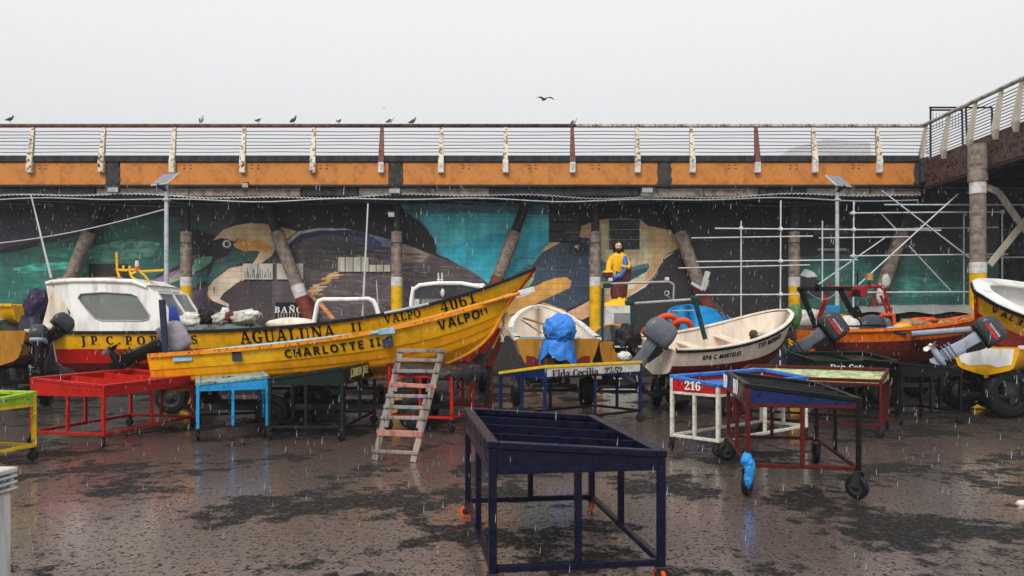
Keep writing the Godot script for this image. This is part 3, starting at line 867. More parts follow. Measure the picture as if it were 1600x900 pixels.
# the walkway's arm that comes towards the right of the yard
func build_wing():
	var X0 := 12.16
	var t := thing("side_walkway", "dark steel walkway arm with pale tapered railing posts at the corner", "walkway", W(X0, VZ))
	var k := VZ / FOC
	var ry := EYE + 304.0 * k          # handrail
	var dy := EYE + 249.0 * k          # top of beam
	var zn := -1.0                     # local z of the far end; it comes to +12
	var st := mb()
	cbox(st, Vector3(0.0, dy - 0.42, 5.6), Vector3(0.3, 0.84, 13.0), Basis(), 0.03)
	obj("edge_beam", st, M.brown_steel, t)
	st = mb()
	cbox(st, Vector3(0.0, dy - 0.88, 5.6), Vector3(0.4, 0.05, 13.0), Basis(), 0.01)
	obj("beam_flange", st, M.dark_steel, t)
	st = mb()
	cbox(st, Vector3(2.7, dy - 0.35, 5.6), Vector3(5.0, 0.3, 13.0), Basis(), 0.02)
	obj("deck", st, M.soffit, t)
	for z in [0.5, 2.2, 3.9, 5.6, 7.3]:
		st = mb()
		cbox(st, Vector3(2.7, dy - 0.68, z), Vector3(5.0, 0.34, 0.16), Basis(), 0.01)
		obj("cross_beam", st, M.dark_steel, t)
	st = mb()
	tube(st, [Vector3(-0.08, ry, -0.02), Vector3(-0.08, ry, 5.0), Vector3(-0.08, ry, 12.0)], 0.055, 10)
	obj("handrail", st, M.rail_pale, t)
	for j in 11:
		st = mb()
		tube(st, [Vector3(0.0 - 0.0 * j, lerpf(ry - 0.12, dy + 0.1, j / 10.0), 0), Vector3(0.0, lerpf(ry - 0.12, dy + 0.1, j / 10.0), 12.0)], 0.0125, 6)
		obj("rail_rod", st, M.rod, t)
	var zz := [0.12, 1.35, 2.62, 3.72, 4.52, 5.6, 6.9]
	for z in zz:
		st = mb()
		var q := []
		for e in [[Vector3(-0.2, dy - 0.22, z), 0.02, 0.05], [Vector3(-0.22, dy + 0.02, z), 0.11, 0.05], [Vector3(-0.06, ry - 0.04, z), 0.045, 0.03]]:
			q.append([e[0] + Vector3(-e[2], 0, -e[1]), e[0] + Vector3(e[2], 0, -e[1]), e[0] + Vector3(e[2], 0, e[1]), e[0] + Vector3(-e[2], 0, e[1])])
		st.set_smooth_group(-1)
		skin(st, q, true)
		cap(st, q[0], Vector3(0, dy + 0.2, z)); cap(st, q[2], Vector3(0, dy, z))
		obj("post", st, M.beige_steel, t)
	st = mb()
	cbox(st, Vector3(-0.02, dy - 0.33, 0.05), Vector3(0.5, 0.75, 0.5), Basis(), 0.03)
	obj("corner_plate", st, M.concrete_dark, t)
	# its column with crossed braces
	var cz := 20.4
	var c := thing("side_column", "thick brown concrete column with white bands under the side walkway", "column", W(P(1528, 0, cz).x, cz))
	var kk := cz / FOC
	var yy := func(py): return EYE - (py - 500.0) * kk
	for r in [["capital", 226, 284, 0.235, "concrete"], ["white_band", 284, 303, 0.2, "band_white"], ["shaft", 303, 410, 0.19, "concrete"], ["white_band", 410, 427, 0.205, "band_white"], ["yellow_base", 427, 604.1, 0.2, "column_yellow"]]:
		st = mb()
		tube(st, [Vector3(0, maxf(0.0, yy.call(r[2])), 0), Vector3(0, yy.call(r[1]), 0)], r[3], 20)
		obj(r[0], st, M[r[4]], c)
	var br := thing("crossed_brace", "beige steel X brace beside the side walkway column", "brace", P(1592, 356, cz))
	for q in [[[1541, 292], [1560, 300]], [[1560, 300], [1640, 414]], [[1640, 298], [1546, 414]]]:
		st = mb()
		var z2: float = cz - (0.045 if q[0][0] > 1600 else 0.0)
		bar(st, P(q[0][0], q[0][1], z2) - br.position, P(q[1][0], q[1][1], z2) - br.position, 0.17, 0.04, Vector3.BACK, 0.008)
		obj("brace_arm", st, M.beige_steel, br)
	# gate frame on the deck behind
	var g := thing("gate_frame", "black steel gate frame standing on the walkway corner", "gate", P(1454, 252, 25.5))
	for q in [[[1454, 167], [1454, 252]], [[1452, 168], [1550, 168]], [[1454, 172], [1503, 172]], [[1503, 168], [1505, 250]], [[1509, 168], [1512, 250]], [[1550, 168], [1550, 246]]]:
		st = mb()
		bar(st, P(q[0][0], q[0][1], 25.5) - g.position, P(q[1][0], q[1][1], 25.5) - g.position, 0.05, 0.05, Vector3.BACK)
		obj("frame_bar", st, M.black, g)
	for i in 9:
		st = mb()
		var x := 1458 + i * 5
		tube(st, [P(x, 176, 25.5) - g.position, P(x, 200, 25.5) - g.position], 0.008, 5)
		obj("grille_rod", st, M.rod, g)

func build_columns():
	var z := 23.95
	var k := z / FOC
	var yy := func(py): return EYE - (py - 500.0) * k
	for q in [[291, "yellow footed column behind the white cabin boat"], [620, "yellow footed column with box light behind the long yellow boat"], [930, "yellow footed column beside the saint statue"], [1241, "yellow footed column among the scaffold tubes with chipped paint"]]:
		var t := thing("support_column", q[1], "column", W((q[0] - 800.0) * k, z), "upright walkway columns")
		for r in [["yellow_base", 447, 588.7, 0.172, "column_yellow"], ["white_band", 433, 447, 0.175, "band_white"], ["shaft", 362, 433, 0.168, "concrete"], ["painted_shade_neck", 308, 362, 0.125, "concrete_dark"]]:  # necks in darker concrete: the shade under the deck painted as colour
			var st := mb()
			tube(st, [Vector3(0, maxf(0.0, yy.call(r[2])), 0), Vector3(0, yy.call(r[1]), 0)], r[3], 18)
			obj(r[0], st, M[r[4]], t)
		var st2 := mb()
		tube(st2, [Vector3(0, yy.call(381), 0), Vector3(0, yy.call(381) + 0.03, 0)], 0.174, 18)
		obj("strap", st2, M.dark_steel, t)
	var zd := 24.3
	for q in [[160, 112, 430, 0, "leaning concrete prop behind the cabin roof of the yellow boat"], [413, 483, 495, 1, "leaning concrete prop with white band and red foot near the toilet sign"], [824, 770, 455, 2, "leaning concrete prop with red foot against the turquoise paint"], [1044, 1104, 476, 2, "leaning concrete prop with red foot behind the blue boat"], [1426, 1372, 470, 2, "leaning concrete prop behind the crossed scaffold tubes"]]:
		var a := P(q[0], 312, zd); var b := P(q[1], q[2], zd)
		var d := (b - a) / (a.y - b.y)
		var foot := a + d * a.y
		var t := thing("leaning_prop", q[4], "column", foot, "leaning walkway props")
		var at := func(h): return foot + (a - foot) * (h / a.y) - foot
		var ymid := P(0, 362, zd).y
		var st := mb()
		tube(st, [at.call(ymid), at.call(a.y)], 0.15, 16)
		obj("painted_shade_neck", st, M.concrete_dark, t)  # darker concrete stands in for the shadow the deck throws on the prop
		var low: float = (lerpf(b.y, a.y, 0.27) if q[3] == 1 else (P(0, 447, zd).y if q[0] != 824 else P(0, 432, zd).y) if q[3] == 2 else 0.0)
		st = mb()
		tube(st, [at.call(low), at.call(ymid)], 0.2, 18)
		obj("shaft", st, M.concrete, t)
		if q[3] == 1:
			st = mb()
			tube(st, [at.call(low - 0.36), at.call(low)], 0.206, 18)
			obj("white_band", st, M.band_white, t)
		if q[3] > 0:
			st = mb()
			tube(st, [at.call(0.0), at.call(low - (0.36 if q[3] == 1 else 0.0))], 0.204, 18)
			obj("red_foot", st, M.column_red, t)

func build_scaffold():
	var z := 22.3
	var t := thing("tube_scaffold", "grid of thin galvanised scaffold tubes in front of the dark wall", "scaffold", P(1300, 596, z))
	var lines := [[1117, 357, 1470, 360, 0], [1080, 372, 1270, 369, 1], [1088, 409, 1340, 406, 0], [1060, 419, 1265, 414, 1], [1328, 333, 1566, 331, 0], [1382, 320, 1640, 320, 0], [1328, 400, 1575, 397, 0], [1087, 461, 1252, 460, 0], [1352, 457, 1525, 456, 0], [1540, 402, 1640, 402, 0], [1340, 359, 1560, 355, 1], [1280, 372, 1420, 370, 1],
		[1158, 345, 1158, 590, 1], [1220, 313, 1219, 596, 0], [1285, 345, 1285, 590, 1], [1334, 315, 1333, 596, 0], [1506, 330, 1506, 590, 1], [1566, 330, 1566, 590, 0],
		[1378, 298, 1519, 406, 0], [1497, 303, 1336, 450, 0], [1382, 372, 1262, 456, 1], [1420, 384, 1486, 455, 1], [1376, 333, 1400, 358, 1]]
	for l in lines:
		var zz: float = z + (1.1 if l[4] == 1 else 0.0) + (0.06 if l[0] != l[2] else 0.0)
		if absf(l[0] - l[2]) > 60 and absf(l[1] - l[3]) > 60:
			zz -= 0.16
		var st := mb()
		tube(st, [P(l[0], l[1], zz) - t.position, P(l[2], l[3], zz) - t.position], 0.021, 8)
		obj("tube", st, M.scaffold_tube, t)
	for l in [[1158, 357], [1220, 358], [1333, 333], [1334, 359], [1333, 400], [1220, 408], [1220, 460], [1566, 331], [1566, 397]]:
		var st := mb()
		cbox(st, P(l[0], l[1], z + 0.02) - t.position, Vector3(0.1, 0.1, 0.12), Basis(), 0.02)
		obj("clamp", st, M.scaffold_tube, t)

func build_far():
	var z := 900.0
	var k := z / FOC
	var t := thing("distant_building", "pale long building faint in the rain beyond the walkway rail", "building", W(P(1290, 0, z).x, z))
	var y := EYE + 180.0 * k
	var st := mb()
	extrude(st, [Vector2(-80 * k, y + 70 * k), Vector2(-55 * k, y + 88 * k), Vector2(0, y + 103 * k), Vector2(70 * k, y + 97 * k), Vector2(72 * k, y + 75 * k), Vector2(72 * k, 0), Vector2(-80 * k, 0)], Vector3(0, 0, -80), Basis(), 80.0)
	obj("gable_wall", st, M.far_wall, t)
	st = mb()
	cbox(st, Vector3(42 * k, y + 72 * k, 2.0), Vector3(74 * k, 13 * k, 5.0), Basis(Vector3.BACK, -0.035), 0.2)
	obj("roof_band", st, M.far_pink, t)
# ---------------------------------------------------------------- fish tables
func wheel_meshes(parent: Node, at: Vector3, r: float, w: float, axis: Vector3, tyre_mat: Material, rim_mat: Material, called := "wheel"):
	var wn := Node3D.new()
	wn.name = called
	parent.add_child(wn, true)
	var bs := frame_of(axis)
	var st := mb(1)
	var rings := []
	for e in [[-0.5, 0.62], [-0.5, 0.84], [-0.42, 0.96], [-0.2, 1.0], [0.2, 1.0], [0.42, 0.96], [0.5, 0.84], [0.5, 0.62]]:
		var ring := []
		for k in 28:
			var a := TAU * k / 28
			ring.append(at + bs.z * e[0] * w + (bs.x * cos(a) + bs.y * sin(a)) * r * e[1])
		rings.append(ring)
	skin(st, rings, true)
	obj("tyre", st, tyre_mat, wn)
	st = mb(1)
	rings = []
	for e in [[-0.42, 0.0], [-0.42, 0.25], [-0.2, 0.3], [-0.16, 0.55], [-0.48, 0.64], [0.48, 0.64], [0.16, 0.55], [0.2, 0.3], [0.42, 0.25], [0.42, 0.0]]:
		var ring := []
		for k in 20:
			var a := TAU * k / 20
			ring.append(at + bs.z * e[0] * w + (bs.x * cos(a) + bs.y * sin(a)) * r * maxf(e[1], 0.001))
		rings.append(ring)
	skin(st, rings, true)
	obj("rim", st, rim_mat, wn)
# O: the high corner on the ground; u: towards the low edge; w: along the high edge
func fish_table(label: String, O: Vector2, u: Vector2, w: Vector2, Wu: float, Lw: float, hh: float, hl: float, c: Dictionary) -> Node3D:
	u = u.normalized(); w = w.normalized()
	w = (w - u * w.dot(u)).normalized()
	var t := thing("fish_table", label, "table", W(O.x + u.x * Wu / 2 + w.x * Lw / 2, O.y + u.y * Wu / 2 + w.y * Lw / 2), "fish tables on casters in the yard")
	var U := Vector3(u.x, 0, -u.y); var V := Vector3(w.x, 0, -w.y)
	var at := func(a, b, y): return U * (a - 0.5) * Wu + V * (b - 0.5) * Lw + Vector3(0, y, 0)
	var hb: float = c.get("hb", 0.15)
	var cr: float = c.get("caster", hb * 0.40)
	var lt: float = c.get("leg_w", 0.045)
	var top := func(a): return lerpf(hh, hl, a)
	var ia := lt / 2 / Wu; var ib := lt / 2 / Lw
	var low: float = minf(hh, hl) - c.get("apron", 0.11)
	var leg: Material = c.leg; var rim: Material = c.rim; var apron: Material = c.apr; var tray: Material = c.tray
	var st
	var legs := [[0, 0], [0, 1], [1, 0], [1, 1]]
	if c.get("mid", true):
		legs += [[0, 0.5], [1, 0.5], [0.5, 0], [0.5, 1]]
	for q in legs:
		st = mb()
		var a: float = lerpf(ia, 1 - ia, q[0]); var b: float = lerpf(ib, 1 - ib, q[1])
		var corner: bool = q[0] != 0.5 and q[1] != 0.5
		var x0: Vector3 = at.call(a, b, hb + (0.0 if corner else lt * 0.5)); var x1: Vector3 = at.call(a, b, (top.call(a) - 0.045) if corner else low - 0.002)
		bar(st, x0, x1, lt, lt * (1.0 if corner else 0.85), U, 0.004)
		var o := obj("leg", st, (c.leg2 if c.has("leg2") and q[0] == 1 else leg), t)
	# lower rails, and rails under the tray
	for q in [[0, 0, 0, 1], [1, 0, 1, 1], [0, 0, 1, 0], [0, 1, 1, 1]]:
		var a0: float = lerpf(ia, 1 - ia, q[0]); var b0: float = lerpf(ib, 1 - ib, q[1]); var a1: float = lerpf(ia, 1 - ia, q[2]); var b1: float = lerpf(ib, 1 - ib, q[3])
		var p0: Vector3 = at.call(a0, b0, hb + lt * 0.5); var p1: Vector3 = at.call(a1, b1, hb + lt * 0.5)
		var d := (p1 - p0).normalized() * (lt / 2 + 0.001)
		st = mb()
		bar(st, p0 + d, p1 - d, lt * 0.86, lt * 0.86, Vector3.UP, 0.004)
		obj("lower_rail", st, c.get("rail", leg), t)
		st = mb()
		p0.y = low + lt * 0.3; p1.y = low + lt * 0.3
		bar(st, p0 + d, p1 - d, lt * 0.9, lt * 0.8, Vector3.UP, 0.004)
		obj("upper_rail", st, c.get("rail2", leg), t)
	# wedge shaped end aprons and straight side aprons
	for b in [0.0, 1.0]:
		var bi: float = lerpf(ib * 0.55, 1 - ib * 0.55, b)
		st = mb()
		st.set_smooth_group(-1)
		var q := []
		for dz in [-0.009, 0.009]:
			for e in [[ia * 2.02, low + lt * 0.72], [1 - ia * 2.02, low + lt * 0.72], [1 - ia * 2.02, top.call(1 - ia * 2) - 0.03], [ia * 2.02, top.call(ia * 2) - 0.03]]:
				q.append(at.call(e[0], bi, e[1]) + V * dz)
		var mid: Vector3 = (q[0] + q[6]) / 2
		for f in [[0, 1, 2, 3], [4, 5, 6, 7], [0, 1, 5, 4], [1, 2, 6, 5], [2, 3, 7, 6], [3, 0, 4, 7]]:
			out4(st, q[f[0]], q[f[1]], q[f[2]], q[f[3]], mid)
		obj("end_apron", st, c.get("apr_end", apron), t)
	for a in [0.0, 1.0]:
		var ai: float = lerpf(ia * 0.55, 1 - ia * 0.55, a)
		var y1: float = top.call(ai) - 0.03
		var p0: Vector3 = at.call(ai, ib * 2.02, (low + lt * 0.72 + y1) / 2); var p1: Vector3 = at.call(ai, 1 - ib * 2.02, (low + lt * 0.72 + y1) / 2)
		st = mb()
		bar(st, p0, p1, 0.018, maxf(0.02, y1 - low - lt * 0.72), Vector3.UP, 0.003)
		obj("side_apron", st, apron, t)
	# rim
	var rw: float = c.get("rim_w", 0.065); var rh := 0.045
	for q in [[0, 0, 0, 1], [1, 0, 1, 1], [0, 0, 1, 0], [0, 1, 1, 1]]:
		var oa := (rw / 2) / Wu; var ob := (rw / 2) / Lw
		var a0: float = lerpf(oa * 0.7, 1 - oa * 0.7, q[0]); var b0: float = lerpf(ob * 0.7, 1 - ob * 0.7, q[1]); var a1: float = lerpf(oa * 0.7, 1 - oa * 0.7, q[2]); var b1: float = lerpf(ob * 0.7, 1 - ob * 0.7, q[3])
		var p0: Vector3 = at.call(a0, b0, top.call(a0) - rh / 2); var p1: Vector3 = at.call(a1, b1, top.call(a1) - rh / 2)
		var d := (p1 - p0).normalized()
		if q[0] == q[2]:
			p0 -= d * rw * 0.35; p1 += d * rw * 0.35
		else:
			p0 += d * (rw * 0.5 + 0.001); p1 -= d * (rw * 0.5 + 0.001)
		st = mb()
		var nrm := U.cross(Vector3.UP)
		var slope := (U * Wu + Vector3(0, hl - hh, 0)).normalized()
		bar(st, p0, p1, rw, rh, (V.cross(slope) if V.cross(slope).y > 0 else slope.cross(V)), 0.006)
		obj("rim", st, rim, t)
	# tray and dividers
	var dip: float = c.get("dip", 0.075)
	st = mb()
	var slope2 := (U * Wu + Vector3(0, hl - hh, 0)).normalized()
	var up2 := slope2.cross(V).normalized()
	if up2.y < 0:
		up2 = -up2
	var p_a: Vector3 = at.call(ia * 2, 0.5, top.call(ia * 2) - dip); var p_b: Vector3 = at.call(1 - ia * 2, 0.5, top.call(1 - ia * 2) - dip)
	var zb := (p_b - p_a).normalized()
	cbox(st, (p_a + p_b) / 2, Vector3(Lw - 0.05, 0.014, p_a.distance_to(p_b)), Basis(up2.cross(zb), up2, zb), 0.003)
	obj("tray", st, tray, t)
	var nd: int = c.get("dividers", 3)
	for i in nd:
		var b := (i + 1.0) / (nd + 1)
		st = mb()
		var y0: float = top.call(0.06) - dip * 0.5 - 0.004; var y1b: float = top.call(0.94) - dip * 0.5 - 0.004
		bar(st, at.call(0.06, b, y0), at.call(0.94, b, y1b), 0.010, dip * 0.8, Vector3.UP, 0.002)
		obj("divider", st, c.get("div", tray), t)
	# casters
	for q in [[0, 0], [0, 1], [1, 0], [1, 1]]:
		var a: float = lerpf(ia, 1 - ia, q[0]); var b: float = lerpf(ib, 1 - ib, q[1])
		var big: float = cr
		var p: Vector3 = at.call(a, b, 0)
		var turn: float = c.get("turn", 0.6) + q[0] * 1.9 + q[1] * 0.8
		var ax := Vector3(cos(turn), 0, sin(turn))
		st = mb()
		cbox(st, p + Vector3(0, hb - 0.006, 0), Vector3(lt * 1.5, 0.012, lt * 1.5), Basis(), 0.002)
		var fork := ax.cross(Vector3.UP)
		for s in [-1, 1]:
			bar(st, p + Vector3(0, hb - 0.014, 0) + ax * s * big * 0.36, p + Vector3(0, big, 0) + ax * s * big * 0.36 + fork * 0.015, 0.006, big * 0.7, fork, 0.001)
		var cs := obj("caster", st, M.dark_steel, t)
		wheel_meshes(cs, p + Vector3(0, big, 0) + fork * 0.015, big, big * 0.5, ax, c.get("tyre", M.rubber), M.dark_steel)
	return t
func side_words(t: Node3D, text: String, O: Vector2, from: Vector2, to: Vector2, y: float, h: float, mat: Material, font_kind := "sans", gap := 0.14, stretch := 1.0):
	var a := W(from.x, from.y, y) - t.position; var b := W(to.x, to.y, y) - t.position
	var x := (b - a).normalized()
	var z := x.cross(Vector3.UP).normalized()
	flat_words("lettering", text, font_kind, h, (a + b) / 2, Basis(x, Vector3.UP, z), mat, t, gap, stretch)
func build_tables():
	fish_table("navy blue slatted fish table standing alone nearest the camera", Vector2(-0.143, 4.97), Vector2(0.99, 0.135), Vector2(-0.172, 0.985), 1.14, 1.96, 0.945, 0.862,
		{"leg": M.navy, "rim": M.navy, "apr": M.navy, "tray": M.navy, "dividers": 3, "hb": 0.12, "caster": 0.052, "leg_w": 0.05, "tyre": M.buoy_orange, "rim_w": 0.075, "dip": 0.09, "apron": 0.12})
	fish_table("lime green and yellow fish table cut by the picture edge", Vector2(-5.76, 9.7), Vector2(-0.25, -0.97), Vector2(-0.97, 0.25), 1.1, 1.9, 0.84, 0.77,
		{"leg": M.table_yellow, "rim": M.table_lime, "apr": M.table_lime, "tray": M.table_green, "dividers": 2, "hb": 0.16, "caster": 0.062})
	fish_table("bright red fish table beside the cut off lime table", Vector2(-6.57, 10.9), Vector2(0.98, -0.2), Vector2(0.2, 0.98), 1.15, 2.05, 0.92, 0.835,
		{"leg": M.table_red, "rim": M.table_red, "apr": M.table_red, "tray": M.table_red, "dividers": 2, "hb": 0.15, "rim_w": 0.05, "apron": 0.16, "dip": 0.13})
	fish_table("sky blue fish table with worn pale top", Vector2(-3.52, 11.58), Vector2(-0.93, -0.36), Vector2(-0.36, 0.93), 0.98, 1.6, 0.90, 0.82,
		{"leg": M.table_sky, "rim": M.table_pale, "apr": M.table_sky, "tray": M.table_pale, "dividers": 1, "hb": 0.17, "dip": 0.03, "apron": 0.12, "rail": M.table_black})
	var t4 := fish_table("dark green fish table with cream lettering behind the wooden ladder", Vector2(-2.36, 11.2), Vector2(-0.998, 0.06), Vector2(0.06, 0.998), 1.08, 2.0, 1.04, 0.885,
		{"leg": M.table_green, "rim": M.table_green, "apr": M.table_green, "tray": M.table_black, "dividers": 2, "hb": 0.17, "apron": 0.10})
	side_words(t4, "LINBEN JAEL", Vector2.ZERO, Vector2(-2.343, 11.3), Vector2(-2.25, 12.9), 0.93, 0.12, M.letter_cream, "sans", 0.2)
	fish_table("dark red fish table under a grey tarpaulin behind the ladder", Vector2(-1.92, 12.35), Vector2(0.95, -0.3), Vector2(0.3, 0.95), 1.08, 1.85, 1.03, 0.93,
		{"leg": M.table_red, "rim": M.table_dark_red, "apr": M.table_dark_red, "tray": M.slate, "dividers": 0, "hb": 0.2, "dip": 0.05})
	var t6 := fish_table("yellow rimmed fish table with white painted name board", Vector2(0.49, 12.0), Vector2(-0.64, 0.77), Vector2(0.77, 0.64), 1.1, 2.2, 1.02, 0.87,
		{"leg": M.table_blue, "rim": M.table_yellow, "apr": M.pedestal_white, "apr_end": M.table_blue, "tray": M.table_black, "dividers": 3, "hb": 0.16, "rail": M.table_black, "apron": 0.06})
	side_words(t6, "Elda Cecilia", Vector2.ZERO, Vector2(0.60, 12.055), Vector2(1.38, 12.705), 0.875, 0.125, M.letter_black, "serif", 0.06)
	side_words(t6, "27-52", Vector2.ZERO, Vector2(1.42, 12.74), Vector2(1.86, 13.10), 0.875, 0.125, M.letter_black, "serif", 0.06)
	var t8 := fish_table("rusty white fish table with blue rim and number 216", Vector2(2.07, 10.5), Vector2(0.66, -0.75), Vector2(0.75, 0.66), 0.75, 2.2, 0.985, 0.90,
		{"leg": M.table_white, "rim": M.table_bright_blue, "apr": M.table_red, "tray": M.table_bright_blue, "dividers": 0, "hb": 0.17, "apron": 0.16, "dip": 0.11})
	side_words(t8, "216", Vector2.ZERO, Vector2(2.10, 10.42), Vector2(2.50, 9.965), 0.86, 0.11, M.letter_white, "serif", 0.1)
	var t9 := fish_table("black topped fish table with red legs and dark blue apron on a large wheel", Vector2(2.26, 7.74), Vector2(0.985, -0.17), Vector2(0.13, 0.99), 1.06, 2.0, 1.085, 0.962,
		{"leg": M.table_dark_red, "leg2": M.table_black, "rim": M.table_black, "apr": M.table_black, "apr_end": M.table_blue, "tray": M.slate, "dividers": 2, "hb": 0.27, "caster": 0.115, "rail": M.table_dark_red, "rail2": M.table_dark_red, "apron": 0.10})
	side_words(t9, "NO", Vector2.ZERO, Vector2(2.40, 8.75), Vector2(2.33, 8.2), 0.99, 0.15, M.letter_white, "serif", 0.1)
	side_words(t9, "NO", Vector2.ZERO, Vector2(2.50, 9.5), Vector2(2.43, 9.0), 0.99, 0.15, M.letter_white, "serif", 0.1)
	fish_table("pale green topped fish table with dark red legs", Vector2(5.85, 12.4), Vector2(-0.5, -0.87), Vector2(-0.87, 0.5), 1.1, 2.15, 0.955, 0.845,
		{"leg": M.table_dark_red, "rim": M.table_dark_red, "rim_w": 0.045, "apr": M.table_pale_green, "tray": M.table_pale_green, "dividers": 0, "hb": 0.16, "dip": 0.06, "apron": 0.09})
	fish_table("black fish table between the pale green table and the trailer wheels", Vector2(6.27, 12.9), Vector2(0.98, 0.17), Vector2(-0.17, 0.98), 1.12, 1.0, 1.02, 0.90,
		{"leg": M.table_black, "rim": M.table_black, "apr": M.table_black, "tray": M.table_black, "dividers": 0, "hb": 0.17, "apron": 0.12})
	var t11 := fish_table("dark green fish table with faint white lettering behind the pale green one", Vector2(5.3, 15.4), Vector2(0.03, -1.0), Vector2(1.0, 0.03), 1.3, 1.5, 1.10, 0.99,
		{"leg": M.table_green, "rim": M.table_green, "apr": M.table_green, "tray": M.table_green, "dividers": 1, "hb": 0.17, "apron": 0.16})
	side_words(t11, "Don Cotal", Vector2.ZERO, Vector2(5.4, 14.09), Vector2(6.5, 14.09), 0.865, 0.10, M.letter_white, "serif", 0.1)
	# the tarpaulin over the dark red table
	var O := Vector2(-1.92, 12.35); var u := Vector2(0.954, -0.3); var w := Vector2(0.3, 0.954)
	var tp := thing("grey_tarpaulin", "grey tarpaulin hanging over the corner of the dark red table", "tarpaulin", W(-1.1, 12.8, 1.0))
	var st := mb(1)
	var rows := []
	for i in 15:
		var row := []
		for j in 21:
			var a := lerpf(0.2, 1.14, i / 14.0); var b := lerpf(-0.07, 0.78, j / 20.0)
			var q := O + u * a * 1.08 + w * b * 1.85
			var y := lerpf(1.03, 0.93, clampf(a, 0, 1)) + 0.012 + 0.006 * sin(i * 1.7 + j * 0.9)
			if a > 1.03:
				q = O + u * (1.08 * 1.045 + 0.01 * sin(j * 1.3)) + w * b * 1.85
				y = 0.925 - (a - 1.03) / 0.11 * (0.10 + 0.16 * absf(sin(j * 0.55 + 0.4)))
			if b < -0.025:
				q = O + u * a * 1.08 - w * 0.055
				y -= (-0.025 - b) / 0.045 * (0.10 + 0.05 * sin(i * 0.9))
			row.append(W(q.x, q.y, y) - tp.position)
		rows.append(row)
	skin(st, rows, false)
	obj("sheet", st, M.slate, tp)
# ---------------------------------------------------------------- boats
# s runs from stern 0 to bow 1, v from sheer 0 to keel 1; local x forward, y up, z to starboard
func hp(b: Dictionary, s: float, v: float, side: float, inset := 0.0) -> Vector3:
	var L: float = b.L
	var tb: float = b.get("tb", 0.78); var sm: float = b.get("sm", 0.42); var pw: float = b.get("pw", 2.0); var pe: float = b.get("pe", 0.85)
	var hbm: float
	if s < sm:
		var q := s / sm
		hbm = lerpf(tb, 1.0, q * (2.0 - q))
	else:
		hbm = pow(maxf(0.0, 1.0 - pow((s - sm) / (1.0 - sm), pw)), pe)
	hbm *= b.B * 0.5
	var h: float = b.D + b.get("rise", 0.5) * pow(s, b.get("sp", 2.2)) + b.get("stern_rise", 0.0) * pow(1.0 - s, 2.0)
	var kl: float = b.get("krise", 0.25) * pow(maxf(0.0, (s - 0.6) / 0.4), 2.0)
	var vc := 0.62; var cw: float = lerpf(b.get("cw", 0.8), b.get("cwb", 0.45), pow(s, 1.6))
	var yc: float = kl + (h - kl) * b.get("ch", 0.26)
	var w: float; var y: float
	if v < vc:
		var q := v / vc
		w = lerpf(1.0, cw, q + 0.10 * sin(q * PI) * -1.0); y = lerpf(h, yc, q)
	else:
		var q := (v - vc) / (1.0 - vc)
		w = cw * (1.0 - q); y = lerpf(yc, kl, pow(q, 0.8))
	var zz := maxf(0.0, hbm * w - inset)
	var x: float = s * L - b.get("rake", 0.4) * v * pow(s, 5.0) - inset * s * 1.2
	return Vector3(x, y + (inset if v > 0.7 else 0.0), side * zz)
